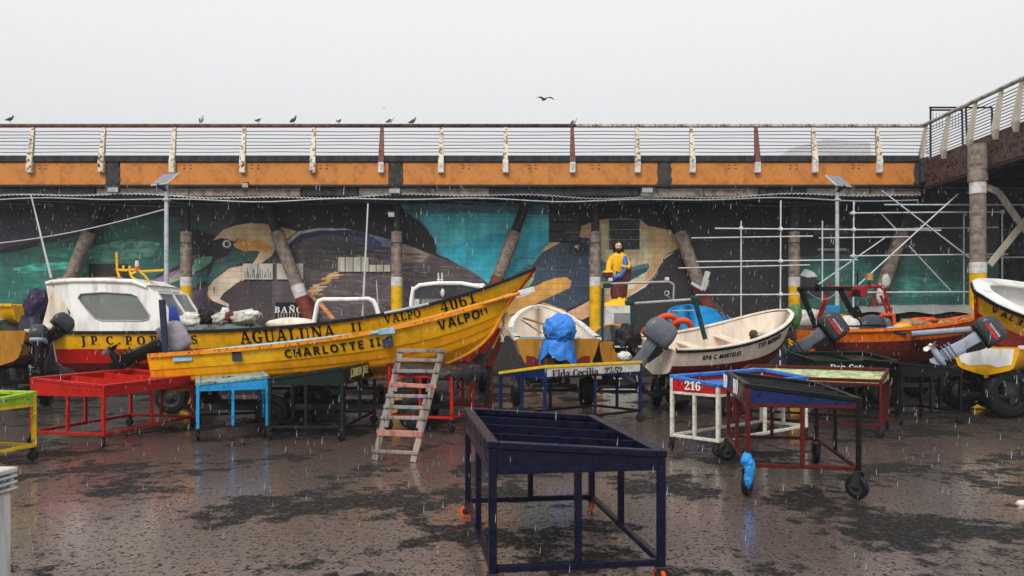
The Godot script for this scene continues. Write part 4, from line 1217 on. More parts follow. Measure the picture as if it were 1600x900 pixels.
func boat(b: Dictionary) -> Node3D:
	var root := thing(b.get("name", "fishing_boat"), b.label, "boat", b.at, "fishing boats hauled out in the yard")
	var fwd: Vector3 = b.dir
	var yaw := Basis(Vector3.UP, atan2(-fwd.z, fwd.x))
	root.basis = yaw * Basis(Vector3.BACK, b.get("pitch", 0.0)) * Basis(Vector3.RIGHT, b.get("roll", 0.0))
	var NS := 30
	for stv in b.strakes:
		for side in [1.0, -1.0]:
			var st := mb(1)
			var nv := 4
			var rows := []
			for j in nv + 1:
				var row := []
				for i in NS + 1:
					var v := lerpf(stv[0], stv[1], j / float(nv))
					var q := hp(b, i / float(NS), v, side)
					q.z += side * b.get("lap", 0.0) * (j / float(nv))
					row.append(q)
				rows.append(row)
			if side > 0:
				rows.reverse()
			skin(st, rows, false)
			if b.get("lap", 0.0) > 0.0:
				st.set_smooth_group(-1)
				var edge: Array = rows[0] if side > 0 else rows[nv]
				var inn := []
				for i in NS + 1:
					inn.append(hp(b, i / float(NS), stv[1], side) - Vector3(0, 0, side * 0.004))
				skin(st, [edge, inn] if side > 0 else [inn, edge], false)
			obj(stv[3] if stv.size() > 3 else "strake", st, stv[2], root)
	# liner and floor boards
	var st2 := mb(1)
	var vf := 0.72
	for side in [1.0, -1.0]:
		var rows := []
		for j in 5:
			var row := []
			for i in NS + 1:
				row.append(hp(b, lerpf(0.012, 1.0, i / float(NS)), vf * j / 4.0, side, 0.035))
			rows.append(row)
		skin(st2, rows, false)
	obj("liner", st2, b.liner, root)
	st2 = mb(1)
	var fl := [[], []]
	for i in NS + 1:
		for q in 2:
			fl[q].append(hp(b, lerpf(0.012, 1.0, i / float(NS)), vf - 0.02, [1.0, -1.0][q], 0.035))
	skin(st2, fl, false)
	obj("floor_board", st2, b.get("floor", b.liner), root)
	# gunwale
	var gw: float = b.get("gw", 0.035); var gh: float = b.get("gh", 0.03)
	for side in [1.0, -1.0]:
		st2 = mb(1)
		var rings := []
		for i in NS + 1:
			var c := hp(b, i / float(NS), 0.0, side)
			var q := hp(b, minf(1.0, i / float(NS) + 0.02), 0.0, side) - hp(b, maxf(0.0, i / float(NS) - 0.02), 0.0, side)
			var o: Vector3 = Vector3(-q.z, 0, q.x).normalized() * side
			if o.z * side < 0:
				o = -o
			rings.append([c + o * gw * 0.9 + Vector3(0, gh, 0), c + o * gw * 0.9 - Vector3(0, gh, 0), c - o * gw * 1.1 - Vector3(0, gh, 0), c - o * gw * 1.1 + Vector3(0, gh, 0)])
		st2.set_smooth_group(-1)
		skin(st2, rings, true)
		cap(st2, rings[0], rings[1][0].lerp(rings[1][2], 0.5)); cap(st2, rings[NS], rings[NS - 1][0].lerp(rings[NS - 1][2], 0.5))
		obj("gunwale", st2, b.gunwale, root)
		if b.has("cap"):                      # a pale capping on top of the rubbing strake
			st2 = mb()
			var r2 := []
			for r in rings:
				var m0: Vector3 = (r[0] + r[3]) / 2
				var d: Vector3 = (r[3] - r[0]).normalized()
				r2.append([m0 - d * gw * 0.75 + Vector3(0, 0.022, 0), m0 - d * gw * 0.85 - Vector3(0, 0.004, 0), m0 + d * b.get("cap_in", gw * 1.7) - Vector3(0, 0.004, 0), m0 + d * b.get("cap_in", gw * 1.7) + Vector3(0, 0.022, 0)])
			skin(st2, r2, true)
			obj("capping", st2, b.cap, root)
	# transom
	var poly := []
	var nw: float = b.get("notch_w", 0.0); var nd: float = b.get("notch_d", 0.0)
	for j in 13:
		var q := hp(b, 0.0, j / 12.0, 1.0)
		poly.append(Vector2(q.z, q.y))
	for j in 12:
		var q := hp(b, 0.0, (11 - j) / 12.0, -1.0)
		poly.append(Vector2(q.z, q.y))
	if nw > 0:
		var h: float = hp(b, 0, 0, 1).y
		poly.append_array([Vector2(-nw, h), Vector2(-nw * 0.75, h - nd), Vector2(nw * 0.75, h - nd), Vector2(nw, h)])
	st2 = mb()
	extrude(st2, poly, Vector3(-0.022, 0, 0), Basis(Vector3.BACK, Vector3.UP, Vector3.LEFT), -0.044)
	obj("transom", st2, b.transom, root)
	st2 = mb()
	var kk := []
	for i in NS + 1:
		kk.append(hp(b, i / float(NS), 1.0, 1.0) - Vector3(0, 0.02, 0))
	for j in 6:
		kk.append(hp(b, 1.0, 1.0 - (j + 1) / 6.0, 1.0) + Vector3(0.012, 0, 0))
	tube(st2, kk, 0.03, 6)
	obj("keel", st2, b.get("keel", b.strakes[b.strakes.size() - 1][2]), root)
	for s in b.get("thwarts", []):
		st2 = mb()
		var q := hp(b, s, 0.22, 1.0, 0.04)
		cbox(st2, Vector3(q.x, q.y, 0), Vector3(0.24, 0.035, q.z * 2.0 + 0.02), Basis(), 0.008)
		obj("thwart", st2, b.get("thwart_mat", b.liner), root)
	return root
func hull_words(root: Node3D, b: Dictionary, text: String, s0: float, v: float, h: float, side: float, mat: Material, kind := "serif", gap := 0.2, stretch := 1.0, lift := 0.0):
	var st := SurfaceTool.new()
	st.begin(Mesh.PRIMITIVE_TRIANGLES)
	var at := func(d):
		var s: float = s0 + side * d / b.L
		var p := hp(b, s, v, side)
		var tx := (hp(b, s + 0.01, v, side) - hp(b, s - 0.01, v, side)).normalized() * side
		var ty := (hp(b, s, v - 0.04, side) - hp(b, s, v + 0.04, side)).normalized()
		var nz := tx.cross(ty).normalized()
		return Transform3D(Basis(tx, nz.cross(tx), nz), p + nz * (0.006 + b.get("lap", 0.0) + lift))
	lettering(st, text, kind, h, at, gap, stretch)
	var o := MeshInstance3D.new()
	o.mesh = st.commit()
	o.material_override = mat
	o.name = "lettering"
	root.add_child(o, true)
# an outboard motor; at: the clamp, aft: the way its leg swings out, tilt: radians from hanging straight down
func outboard(label: String, at: Vector3, aft: Vector3, tilt: float, sc: float, c: Dictionary, parent: Node = null) -> Node3D:
	var t := thing("outboard_motor", label, "outboard motor", at, "outboard motors on the boats")
	aft = Vector3(aft.x, 0, aft.z).normalized()
	var side := Vector3.UP.cross(aft).normalized()
	var rot := Basis(side, -tilt)
	t.basis = rot * Basis(side, Vector3.UP, side.cross(Vector3.UP)) * Basis.from_scale(Vector3.ONE * sc)
	# local: x across, y up, z: side x up
	var a := 1.0 if (side.cross(Vector3.UP)).dot(aft) > 0 else -1.0
	var z := Vector3(0, 0, a)
	var bx := Basis(Vector3.RIGHT, z, Vector3.UP)
	var st := mb(1)
	var rings := []
	for e in [[0.14, 0.13, 0.20, 0.06], [0.17, 0.165, 0.26, 0.08], [0.30, 0.175, 0.28, 0.09], [0.40, 0.165, 0.265, 0.085], [0.47, 0.145, 0.235, 0.075], [0.505, 0.12, 0.20, 0.065], [0.52, 0.09, 0.15, 0.05], [0.525, 0.02, 0.03, 0.05]]:
		rings.append(sup(Vector3(0, e[0], 0) + z * e[3], bx, e[1], e[2], 24, 0.46))
	skin(st, rings, true)
	cap(st, rings[0], Vector3(0, 0.3, 0))
	var cw := obj("cowl", st, c.cowl, t)
	st = mb(1)
	rings = []
	for e in [[0.085, 0.12, 0.19, 0.05], [0.1, 0.17, 0.262, 0.075], [0.165, 0.172, 0.268, 0.078], [0.172, 0.15, 0.24, 0.078]]:
		rings.append(sup(Vector3(0, e[0], 0) + z * e[3], bx, e[1], e[2], 24, 0.46))
	skin(st, rings, true)
	cap(st, rings[0], Vector3(0, 0.3, 0))
	obj("lower_cowl", st, c.base, t)
	if c.has("stripe"):
		for sx in [-1, 1]:
			st = mb()
			extrude(st, [Vector2(-0.10, 0.275), Vector2(0.24, 0.285), Vector2(0.26, 0.325), Vector2(-0.11, 0.322)], Vector3(sx * 0.1765 - 0.002, 0, 0), Basis(z, Vector3.UP, z.cross(Vector3.UP)), 0.004)
			obj("stripe", st, c.stripe, cw)
			st = mb()
			for k in 7:
				var z0 := -0.08 + k * 0.042
				extrude(st, [Vector2(z0, 0.342), Vector2(z0 + 0.03, 0.343), Vector2(z0 + 0.03, 0.372), Vector2(z0 + 0.004, 0.371)], Vector3(sx * 0.1735 - 0.003, 0, 0), Basis(z, Vector3.UP, z.cross(Vector3.UP)), 0.006)
			var mk := obj("maker_marks", st, M.plastic_white, cw)
			mk.set_meta("kind", "stuff")
	st = mb(1)
	rings = []
	for e in [[0.09, 0.095, 0.16, 0.05], [-0.05, 0.085, 0.145, 0.05], [-0.12, 0.06, 0.125, 0.06], [-0.40, 0.055, 0.12, 0.08], [-0.56, 0.04, 0.12, 0.09], [-0.60, 0.035, 0.12, 0.09]]:
		rings.append(sup(Vector3(0, e[0], 0) + z * e[3], bx, e[1], e[2], 18, 0.55))
	skin(st, rings, true)
	cap(st, rings[5], Vector3(0, 0, 0))
	obj("leg", st, c.leg, t)
	for y in [-0.40, -0.47, -0.54]:
		st = mb()
		extrude(st, [Vector2(-0.05, -0.06), Vector2(0.05, -0.06), Vector2(0.1, 0.06), Vector2(0.09, 0.26), Vector2(-0.09, 0.26), Vector2(-0.1, 0.06)], Vector3(0, y, 0), Basis(Vector3.RIGHT, z, Vector3.RIGHT.cross(z)), 0.012)
		obj("splash_plate", st, c.leg, t)
	st = mb(1)
	var pts := []; var rad := []
	for e in [[-0.18, 0.005], [-0.15, 0.04], [-0.03, 0.065], [0.12, 0.065], [0.2, 0.056], [0.22, 0.05]]:
		pts.append(Vector3(0, -0.68, 0) + z * (e[0] + 0.09)); rad.append(e[1])
	tube(st, pts, rad, 12)
	bar(st, Vector3(0, -0.56, 0) + z * 0.09, Vector3(0, -0.70, 0) + z * 0.09, 0.045, 0.15, z)
	extrude(st, [Vector2(-0.06, -0.70), Vector2(0.14, -0.70), Vector2(0.16, -0.84), Vector2(0.10, -0.86), Vector2(0.02, -0.80)], Vector3(-0.008, 0, 0), Basis(z, Vector3.UP, z.cross(Vector3.UP)), 0.016)
	obj("gearcase", st, c.leg, t)
	st = mb()
	var hub := Vector3(0, -0.68, 0) + z * 0.35
	tube(st, [hub - z * 0.05, hub + z * 0.06], [0.045, 0.03], 10)
	for k in 3:
		var an := TAU * k / 3 + 0.4
		var d := Vector3(cos(an), sin(an), 0)
		var e := Vector3(-sin(an), cos(an), 0)
		st.set_smooth_group(-1)
		var q := [hub + d * 0.03 - e * 0.03 + z * 0.03, hub + d * 0.13 - e * 0.075 + z * 0.035, hub + d * 0.155 + e * 0.0, hub + d * 0.12 + e * 0.07 - z * 0.035, hub + d * 0.03 + e * 0.03 - z * 0.03]
		for i in 3:
			tri(st, q[0], q[i + 1], q[i + 2])
			tri(st, q[0] + z * 0.008, q[i + 2] + z * 0.008, q[i + 1] + z * 0.008)
	obj("propeller", st, c.get("prop", M.motor_black), t)
	st = mb()
	for s in [-1, 1]:
		extrude(st, [Vector2(-0.15, 0.06), Vector2(0.0, 0.08), Vector2(0.0, -0.22), Vector2(-0.06, -0.26), Vector2(-0.13, -0.05)], Vector3(s * 0.11 - 0.015, 0, 0), Basis(z, Vector3.UP, z.cross(Vector3.UP)), 0.03)
	tube(st, [Vector3(-0.13, 0.04, 0) - z * 0.03, Vector3(0.13, 0.04, 0) - z * 0.03], 0.022, 8)
	obj("bracket", st, M.motor_black, t)
	return t
func trailer(label: String, at: Vector3, dir: Vector3, L: float, h: float, wheels: Array, wr := 0.3, called_group := "boat trailers"):
	var t := thing("boat_trailer", label, "trailer", at, called_group)
	t.basis = Basis(Vector3.UP, atan2(-dir.z, dir.x))
	for s in [-1, 1]:
		var st := mb()
		bar(st, Vector3(0, wr + 0.05, s * 0.42), Vector3(L * 0.75, wr + 0.05, s * 0.36), 0.06, 0.09)
		obj("frame_rail", st, M.dark_steel, t)
		st = mb()
		bar(st, Vector3(L * 0.75, wr + 0.05, s * 0.36), Vector3(L, wr + 0.02, 0.03 * s), 0.055, 0.08)
		obj("draw_bar", st, M.dark_steel, t)
	for x in [0.06, 0.4, 0.72]:
		var st := mb()
		bar(st, Vector3(L * x, wr + 0.13, -0.42), Vector3(L * x, wr + 0.13, 0.42), 0.07, 0.07)
		obj("cross_beam", st, M.dark_steel, t)
		st = mb()
		for s in [-1, 1]:
			bar(st, Vector3(L * x, wr + 0.167, s * 0.24), Vector3(L * x, maxf(wr + 0.2, h - 0.01), s * 0.2), 0.09, 0.09)
		cbox(st, Vector3(L * x, maxf(wr + 0.2, h - 0.04), 0), Vector3(0.1, 0.07, 0.5))
		obj("bolster", st, M.table_black, t)
	for x in wheels:
		var st := mb()
		tube(st, [Vector3(x, wr, -0.72), Vector3(x, wr, 0.72)], 0.03, 8)
		var ax := obj("axle", st, M.dark_steel, t)
		for s in [-1, 1]:
			wheel_meshes(t, Vector3(x, wr, s * 0.72), wr, wr * 0.6, Vector3(0, 0, s), M.rubber, M.dark_steel)
func build_boats():
	var st
	# the long yellow boat with the white cabin
	var A := {"label": "long yellow and red fishing boat with a white cabin at its stern", "at": W(-8.35, 15.3, 0.71), "dir": Vector3(1, 0, 0), "L": 8.8, "B": 1.75, "D": 0.76, "rise": 1.22, "sp": 3.4, "krise": 1.0, "rake": 0.9, "tb": 0.86,
		"strakes": [[0.0, 0.33, M.boat_yellow], [0.33, 0.62, M.boat_red], [0.62, 1.0, M.boat_red]], "liner": M.boat_inside, "gunwale": M.rubber, "transom": M.boat_white, "thwarts": [0.55, 0.7, 0.84], "thwart_mat": M.boat_yellow, "gw": 0.03}
	var a := boat(A)
	hull_words(a, A, "JP C.PORRAS", 0.180, 0.155, 0.155, 1, M.letter_black, "serif", 0.62)
	hull_words(a, A, "AGUALUNA", 0.487, 0.145, 0.235, 1, M.letter_black, "serif", 0.13, 0.80)
	hull_words(a, A, "II", 0.628, 0.12, 0.15, 1, M.letter_black, "serif", 0.3)
	hull_words(a, A, "VALPO", 0.722, 0.085, 0.15, 1, M.letter_black, "serif", 0.12, 0.85)
	hull_words(a, A, "4061", 0.838, 0.09, 0.23, 1, M.letter_black, "serif", 0.16, 0.85)
	cabin(a)
	st = mb()
	var rb := []
	for q in [[490, 507], [496, 475], [499, 470], [505, 468], [540, 468], [576, 467], [583, 470], [587, 477], [594, 500]]:
		rb.append(P(q[0], q[1], 14.9) - a.position)
	tube(st, rb, 0.042, 10)
	obj("roll_bar", st, M.boat_white, a)
	st = mb()
	tube(st, [Vector3(5.55, 1.05, 0.3), P(575, 318, 15.0) - a.position], [0.022, 0.014], 6)
	obj("whip_antenna", st, M.plastic_white, a)
	st = mb()
	tube(st, [P(592, 497, 15.0) - a.position, P(588, 438, 15.0) - a.position], [0.014, 0.008], 6)
	obj("whip_antenna", st, M.plastic_white, a)
	st = mb()
	tube(st, [P(80, 434, 14.9) - a.position, P(48, 303, 14.9) - a.position], [0.022, 0.012], 8)
	obj("whip_antenna", st, M.plastic_white, a)
	st = mb()                                               # grey length of the capping
	var pts2 := []
	for i in 8:
		pts2.append(hp(A, lerpf(0.685, 0.775, i / 7.0), 0, 1) + Vector3(0, 0.012, 0.022))
	tube(st, pts2, 0.032, 8)
	obj("patched_gunwale", st, M.galvanised, a)
	trailer("boat trailer under the long yellow boat with the cabin", W(-7.6, 15.3), Vector3(1, 0, 0), 6.6, 0.72, [1.4, 4.0], 0.3)
	# the nearer yellow boat
	var C := {"label": "yellow lapped plank boat with orange gunwale in front of the cabin boat", "at": W(-5.64, 13.1, 0.56), "dir": Vector3(1, 0, 0.0), "pitch": 0.065, "L": 5.72, "B": 1.4, "D": 0.585, "rise": 0.6, "sp": 3.0, "krise": 0.42, "rake": 0.55, "tb": 0.86, "lap": 0.014,
		"strakes": [[0.0, 0.33, M.boat_yellow], [0.33, 0.50, M.boat_ochre], [0.50, 0.66, M.boat_ochre], [0.66, 1.0, M.boat_ochre]], "liner": M.boat_inside, "gunwale": M.gunwale_orange, "transom": M.boat_ochre, "thwarts": [0.3, 0.6], "thwart_mat": M.gunwale_orange, "gw": 0.045, "gh": 0.032}
	var c := boat(C)
	hull_words(c, C, "CHARLOTTE II", 0.505, 0.19, 0.135, 1, M.letter_black, "sans", 0.3)
	hull_words(c, C, "VALPO", 0.855, 0.14, 0.15, 1, M.letter_black, "sans", 0.18)
	hull_words(c, C, "11", 0.925, 0.13, 0.10, 1, M.letter_black, "sans", 0.3)
	st = mb()
	var q0 := hp(C, 0.245, 0.14, 1)
	cbox(st, q0 + Vector3(0, 0.0, 0.018), Vector3(0.15, 0.17, 0.02), Basis(Vector3.RIGHT, -0.15), 0.006)
	obj("fender_patch", st, M.post_blue, c)
	st = mb()
	q0 = hp(C, 0.655, 0.19, 1)
	cbox(st, q0 + Vector3(0, -0.01, 0.02), Vector3(0.17, 0.20, 0.02), Basis(Vector3.BACK, 0.1) * Basis(Vector3.RIGHT, -0.15), 0.006)
	obj("fender_patch", st, M.post_blue, c)
	st = mb()
	q0 = hp(C, 0.095, 0.12, 1)
	cbox(st, q0 + Vector3(0, 0, 0.02), Vector3(0.3, 0.075, 0.008), Basis(Vector3.RIGHT, -0.15), 0.003)
	obj("pale_sticker", st, M.boat_pale_blue, c)
	trailer("boat trailer under the lapped plank yellow boat", W(-5.2, 13.1), Vector3(1, 0, 0), 4.2, 0.62, [1.5, 3.7], 0.27)
	outboard("pale tilted outboard motor on the stern of the plank boat", P(250, 546, 12.95), Vector3(-0.93, 0, 0.3), 1.1, 0.95, {"cowl": M.motor_pale, "base": M.motor_grey, "leg": M.motor_black, "prop": M.motor_dark})
	outboard("black tilted outboard motor on the stern of the cabin boat", P(90, 520, 14.5), Vector3(-0.75, 0, 0.65), 0.75, 0.68, {"cowl": M.motor_dark, "base": M.motor_black, "leg": M.motor_black})
	outboard("dark outboard motor hanging behind the ochre stern boat", P(62, 543, 14.3), Vector3(0.3, 0, 1), 0.25, 0.75, {"cowl": M.motor_dark, "base": M.motor_silver, "leg": M.motor_black})
	# boat with the covered motor
	var D := {"label": "white lined boat seen from its brown transom behind the yellow rimmed table", "at": W(0.86, 15.0, 0.72), "dir": Vector3(-0.07, 0, -1), "L": 3.5, "B": 1.62, "D": 0.63, "rise": 0.66, "sp": 1.7, "krise": 0.2, "rake": 0.25, "tb": 0.97, "sm": 0.3, "pw": 2.3, "pe": 0.62,
		"strakes": [[0.0, 0.45, M.boat_cream], [0.45, 1.0, M.boat_maroon]], "liner": M.boat_cream, "gunwale": M.boat_white, "cap": M.boat_white, "transom": M.boat_brown, "notch_w": 0.27, "notch_d": 0.36, "thwarts": [0.25, 0.5], "thwart_mat": M.boat_pale_blue, "gw": 0.045}
	var d := boat(D)
	for s in [-1, 1]:
		st = mb()
		extrude(st, [Vector2(s * 0.30, 0.05), Vector2(s * 0.36, 0.22), Vector2(s * 0.45, 0.30), Vector2(s * 0.60, 0.315), Vector2(s * 0.60, 0.12)], Vector3(-0.024, 0, 0), Basis(Vector3.BACK, Vector3.UP, Vector3.LEFT), 0.005)
		obj("painted_corner", st, M.boat_maroon, d)
	trailer("boat trailer under the white lined boat", W(0.85, 15.25), Vector3(-0.07, 0, -1), 3.2, 0.74, [0.7], 0.3)
	# brown boat behind the grey motor
	var Bn := {"label": "small ochre boat with dirty gunwale beside the statue pedestal", "at": W(2.14, 15.1, 0.65), "dir": Vector3(0.03, 0, -1), "L": 2.5, "B": 1.05, "D": 0.64, "rise": 0.3, "tb": 0.95, "pw": 2.3, "pe": 0.6,
		"strakes": [[0.0, 0.5, M.boat_brown], [0.5, 1.0, M.boat_maroon]], "liner": M.boat_inside, "gunwale": M.gunwale_orange, "transom": M.boat_brown, "thwarts": [0.5]}
	boat(Bn)
	trailer("boat trailer under the small ochre boat", W(2.13, 15.3), Vector3(0.03, 0, -1), 2.3, 0.66, [0.6], 0.28)
	# cream dinghy
	var E := {"label": "cream dinghy with maroon bottom and raised round bow", "name": "dinghy", "at": W(2.53, 14.3, 0.73), "dir": Vector3(0.906, 0, -0.42), "roll": 0.2, "L": 2.95, "B": 1.3, "D": 0.56, "rise": 0.60, "sp": 2.2, "krise": 0.3, "rake": 0.22, "tb": 0.88, "pw": 2.6, "pe": 0.55, "cwb": 0.62,
		"strakes": [[0.0, 0.42, M.boat_cream], [0.42, 1.0, M.boat_maroon]], "liner": M.boat_cream, "gunwale": M.rubber, "cap": M.boat_cream, "transom": M.boat_cream, "thwarts": [0.33, 0.62], "gw": 0.028, "gh": 0.025}
	var e := boat(E)
	hull_words(e, E, "RPA C. MARTELES", 0.33, 0.2, 0.085, 1, M.letter_black, "sans", 0.14, 0.8)
	hull_words(e, E, "TIO MINGO", 0.70, 0.13, 0.10, 1, M.letter_black, "sans", 0.14, 0.8)
	trailer("boat trailer under the cream dinghy", W(2.7, 14.4), Vector3(0.906, 0, -0.42), 2.6, 0.75, [0.9], 0.28)
	outboard("large grey tilted outboard motor beside the black bag", P(1022, 545, 13.75), Vector3(-1, 0, -0.08), 0.62, 0.98, {"cowl": M.motor_grey, "base": M.motor_dark, "leg": M.motor_grey})
	# blue boat
	boat({"label": "bright blue boat with its hollow bow raised behind the cream dinghy", "at": W(4.4, 17.4, 0.9), "dir": Vector3(0.02, 0, -1), "L": 2.8, "B": 1.45, "D": 0.62, "rise": 0.55, "sp": 1.6, "tb": 0.96, "pw": 2.4, "pe": 0.5,
		"strakes": [[0.0, 1.0, M.boat_blue]], "liner": M.boat_blue, "gunwale": M.boat_blue, "transom": M.boat_blue, "thwarts": []})
	trailer("boat trailer under the bright blue boat", W(4.4, 17.6), Vector3(0.02, 0, -1), 2.5, 0.92, [0.8], 0.3)
	# orange boat
	var G := {"label": "orange and maroon workboat crowded with gear behind the green table", "at": W(6.2, 16.95, 0.72), "dir": Vector3(1, 0, 0), "L": 4.0, "B": 1.5, "D": 0.76, "rise": 0.4, "sp": 2.6, "krise": 0.3, "tb": 0.9,
		"strakes": [[0.0, 0.26, M.boat_orange], [0.26, 0.66, M.boat_dull_maroon], [0.66, 1.0, M.boat_tan]], "liner": M.boat_inside, "gunwale": M.boat_orange, "transom": M.boat_orange, "thwarts": [0.3, 0.6], "gw": 0.05}
	var g2 := boat(G)
	hull_words(g2, G, "EMI", 0.55, 0.44, 0.1, 1, M.letter_black, "sans", 0.2)
	trailer("boat trailer under the orange workboat", W(6.5, 16.95), Vector3(1, 0, 0), 3.4, 0.74, [1.0, 2.4], 0.3)
	outboard("grey outboard motor with red stripe tilted beside the green buoy", P(1284, 529, 15.9), Vector3(-0.93, 0, -0.2), 0.95, 1.05, {"cowl": M.motor_dark, "base": M.motor_black, "leg": M.motor_grey, "stripe": M.motor_red})
	# stern of the white and yellow boat with the second striped motor
	var cst := boat({"label": "white and yellow boat stern between the orange workboat and the red bottomed boat", "at": W(8.2, 13.85, 0.74), "dir": Vector3(0.8, 0, -0.6), "L": 1.7, "B": 1.15, "D": 0.50, "rise": 0.3, "tb": 0.95,
		"strakes": [[0.0, 1.0, M.boat_yellow]], "liner": M.boat_white, "gunwale": M.boat_white, "transom": M.boat_yellow, "thwarts": []})
	st = mb()
	extrude(st, [Vector2(-0.46, 0.47), Vector2(0.46, 0.47), Vector2(0.42, 0.2), Vector2(0.2, 0.15), Vector2(0.05, 0.19), Vector2(-0.25, 0.16), Vector2(-0.4, 0.22)], Vector3(-0.024, 0, 0), Basis(Vector3.BACK, Vector3.UP, Vector3.LEFT), 0.005)
	obj("white_patch", st, M.boat_white, cst)
	trailer("boat trailer under the white and yellow stern", W(8.25, 13.95), Vector3(0.8, 0, -0.6), 1.5, 0.78, [0.7], 0.26)
	outboard("grey outboard motor with red stripe tilted beside the numbered boat", P(1526, 536, 13.2), Vector3(-0.9, 0, -0.32), 1.0, 0.88, {"cowl": M.motor_dark, "base": M.motor_black, "leg": M.motor_silver, "stripe": M.motor_red, "prop": M.prop})
	# the tall boat at the right edge
	var V := {"label": "tilted white lined boat with yellow band marked VAL 3243 and red bottom", "at": W(13.15, 14.75, 0.84), "dir": Vector3(-1, 0, 0.03), "roll": -0.5, "pitch": 0.06, "L": 5.1, "B": 1.9, "D": 0.74, "rise": 0.45, "sp": 2.0, "krise": 0.3, "rake": 0.4, "tb": 0.9, "sm": 0.5, "pw": 3.2, "pe": 0.52, "cwb": 0.5,
		"strakes": [[0.0, 0.36, M.boat_yellow], [0.36, 1.0, M.boat_red]], "liner": M.boat_white, "gunwale": M.rubber, "cap": M.boat_white, "transom": M.boat_white, "thwarts": [0.5], "gw": 0.05, "gh": 0.035, "cap_in": 0.24}
	var v := boat(V)
	hull_words(v, V, "VAL", 0.95, 0.12, 0.12, -1, M.letter_black, "sans", 0.12)
	hull_words(v, V, "3243", 0.87, 0.14, 0.14, -1, M.letter_black, "sans", 0.16)
	trailer("boat trailer with large black wheels at the picture edge", W(8.25, 14.6), Vector3(1, 0, 0), 3.6, 0.95, [0.35, 0.95], 0.43)
	# left edge boats
	boat({"label": "ochre and maroon boat stern at the picture edge behind the lime table", "at": W(-9.75, 14.75, 0.78), "dir": Vector3(-0.25, 0, -1), "L": 3.6, "B": 1.5, "D": 0.72, "rise": 0.4, "tb": 0.95,
		"strakes": [[0.0, 0.55, M.boat_brown], [0.55, 1.0, M.boat_maroon]], "liner": M.boat_inside, "gunwale": M.boat_cream, "transom": M.boat_brown, "thwarts": [0.4]})
	trailer("boat trailer under the ochre stern at the picture edge", W(-9.8, 15.0), Vector3(-0.25, 0, -1), 3.2, 0.8, [0.8], 0.3)
	boat({"label": "small yellow dinghy perched on a trestle at the picture edge", "name": "dinghy", "at": W(-10.75, 17.6, 1.58), "dir": Vector3(-1, 0, 0.15), "L": 2.4, "B": 1.1, "D": 0.44, "rise": 0.2, "tb": 0.95,
		"strakes": [[0.0, 1.0, M.boat_yellow]], "liner": M.boat_inside, "gunwale": M.frame_yellow, "transom": M.boat_yellow, "thwarts": [0.5]})
	var tr := thing("trestle", "dark steel trestle under the small yellow dinghy", "trestle", W(-11.5, 17.6))
	for s in [-0.7, 0.3]:
		for z in [-0.35, 0.35]:
			st = mb()
			bar(st, Vector3(s, 0, z * 1.4), Vector3(s, 1.5, z), 0.06, 0.06)
			obj("leg", st, M.dark_steel, tr)
		st = mb()
		bar(st, Vector3(s, 1.53, -0.5), Vector3(s, 1.53, 0.5), 0.08, 0.06)
		obj("beam", st, M.dark_steel, tr)
	# the boat behind with an upright wheelhouse screen
	var H := boat({"label": "maroon boat with a white arched wheelhouse screen behind the long yellow boat", "at": W(-1.42, 17.6, 0.7), "dir": Vector3(0, 0, -1), "L": 4.2, "B": 1.75, "D": 0.8, "rise": 0.3, "tb": 0.95,
		"strakes": [[0.0, 1.0, M.boat_maroon]], "liner": M.boat_inside, "gunwale": M.boat_white, "transom": M.boat_maroon, "thwarts": []})
	trailer("boat trailer under the wheelhouse boat", W(-1.42, 17.8), Vector3(0, 0, -1), 3.8, 0.72, [1.2], 0.3)
	wheelhouse(H)
	boat({"label": "yellow and blue boat bow poking up behind the orange workboat", "at": W(9.25, 19.2, 1.05), "dir": Vector3(-1, 0, 0.0), "L": 2.1, "B": 1.0, "D": 0.55, "rise": 0.35, "sp": 1.6, "tb": 0.9, "krise": 0.3,
		"strakes": [[0.0, 0.35, M.boat_yellow], [0.35, 1.0, M.boat_blue]], "liner": M.boat_yellow, "gunwale": M.boat_yellow, "transom": M.boat_blue, "thwarts": []})
	trailer("boat trailer under the yellow and blue bow", W(7.4, 19.2), Vector3(1, 0, 0), 2.2, 1.05, [0.9], 0.3)
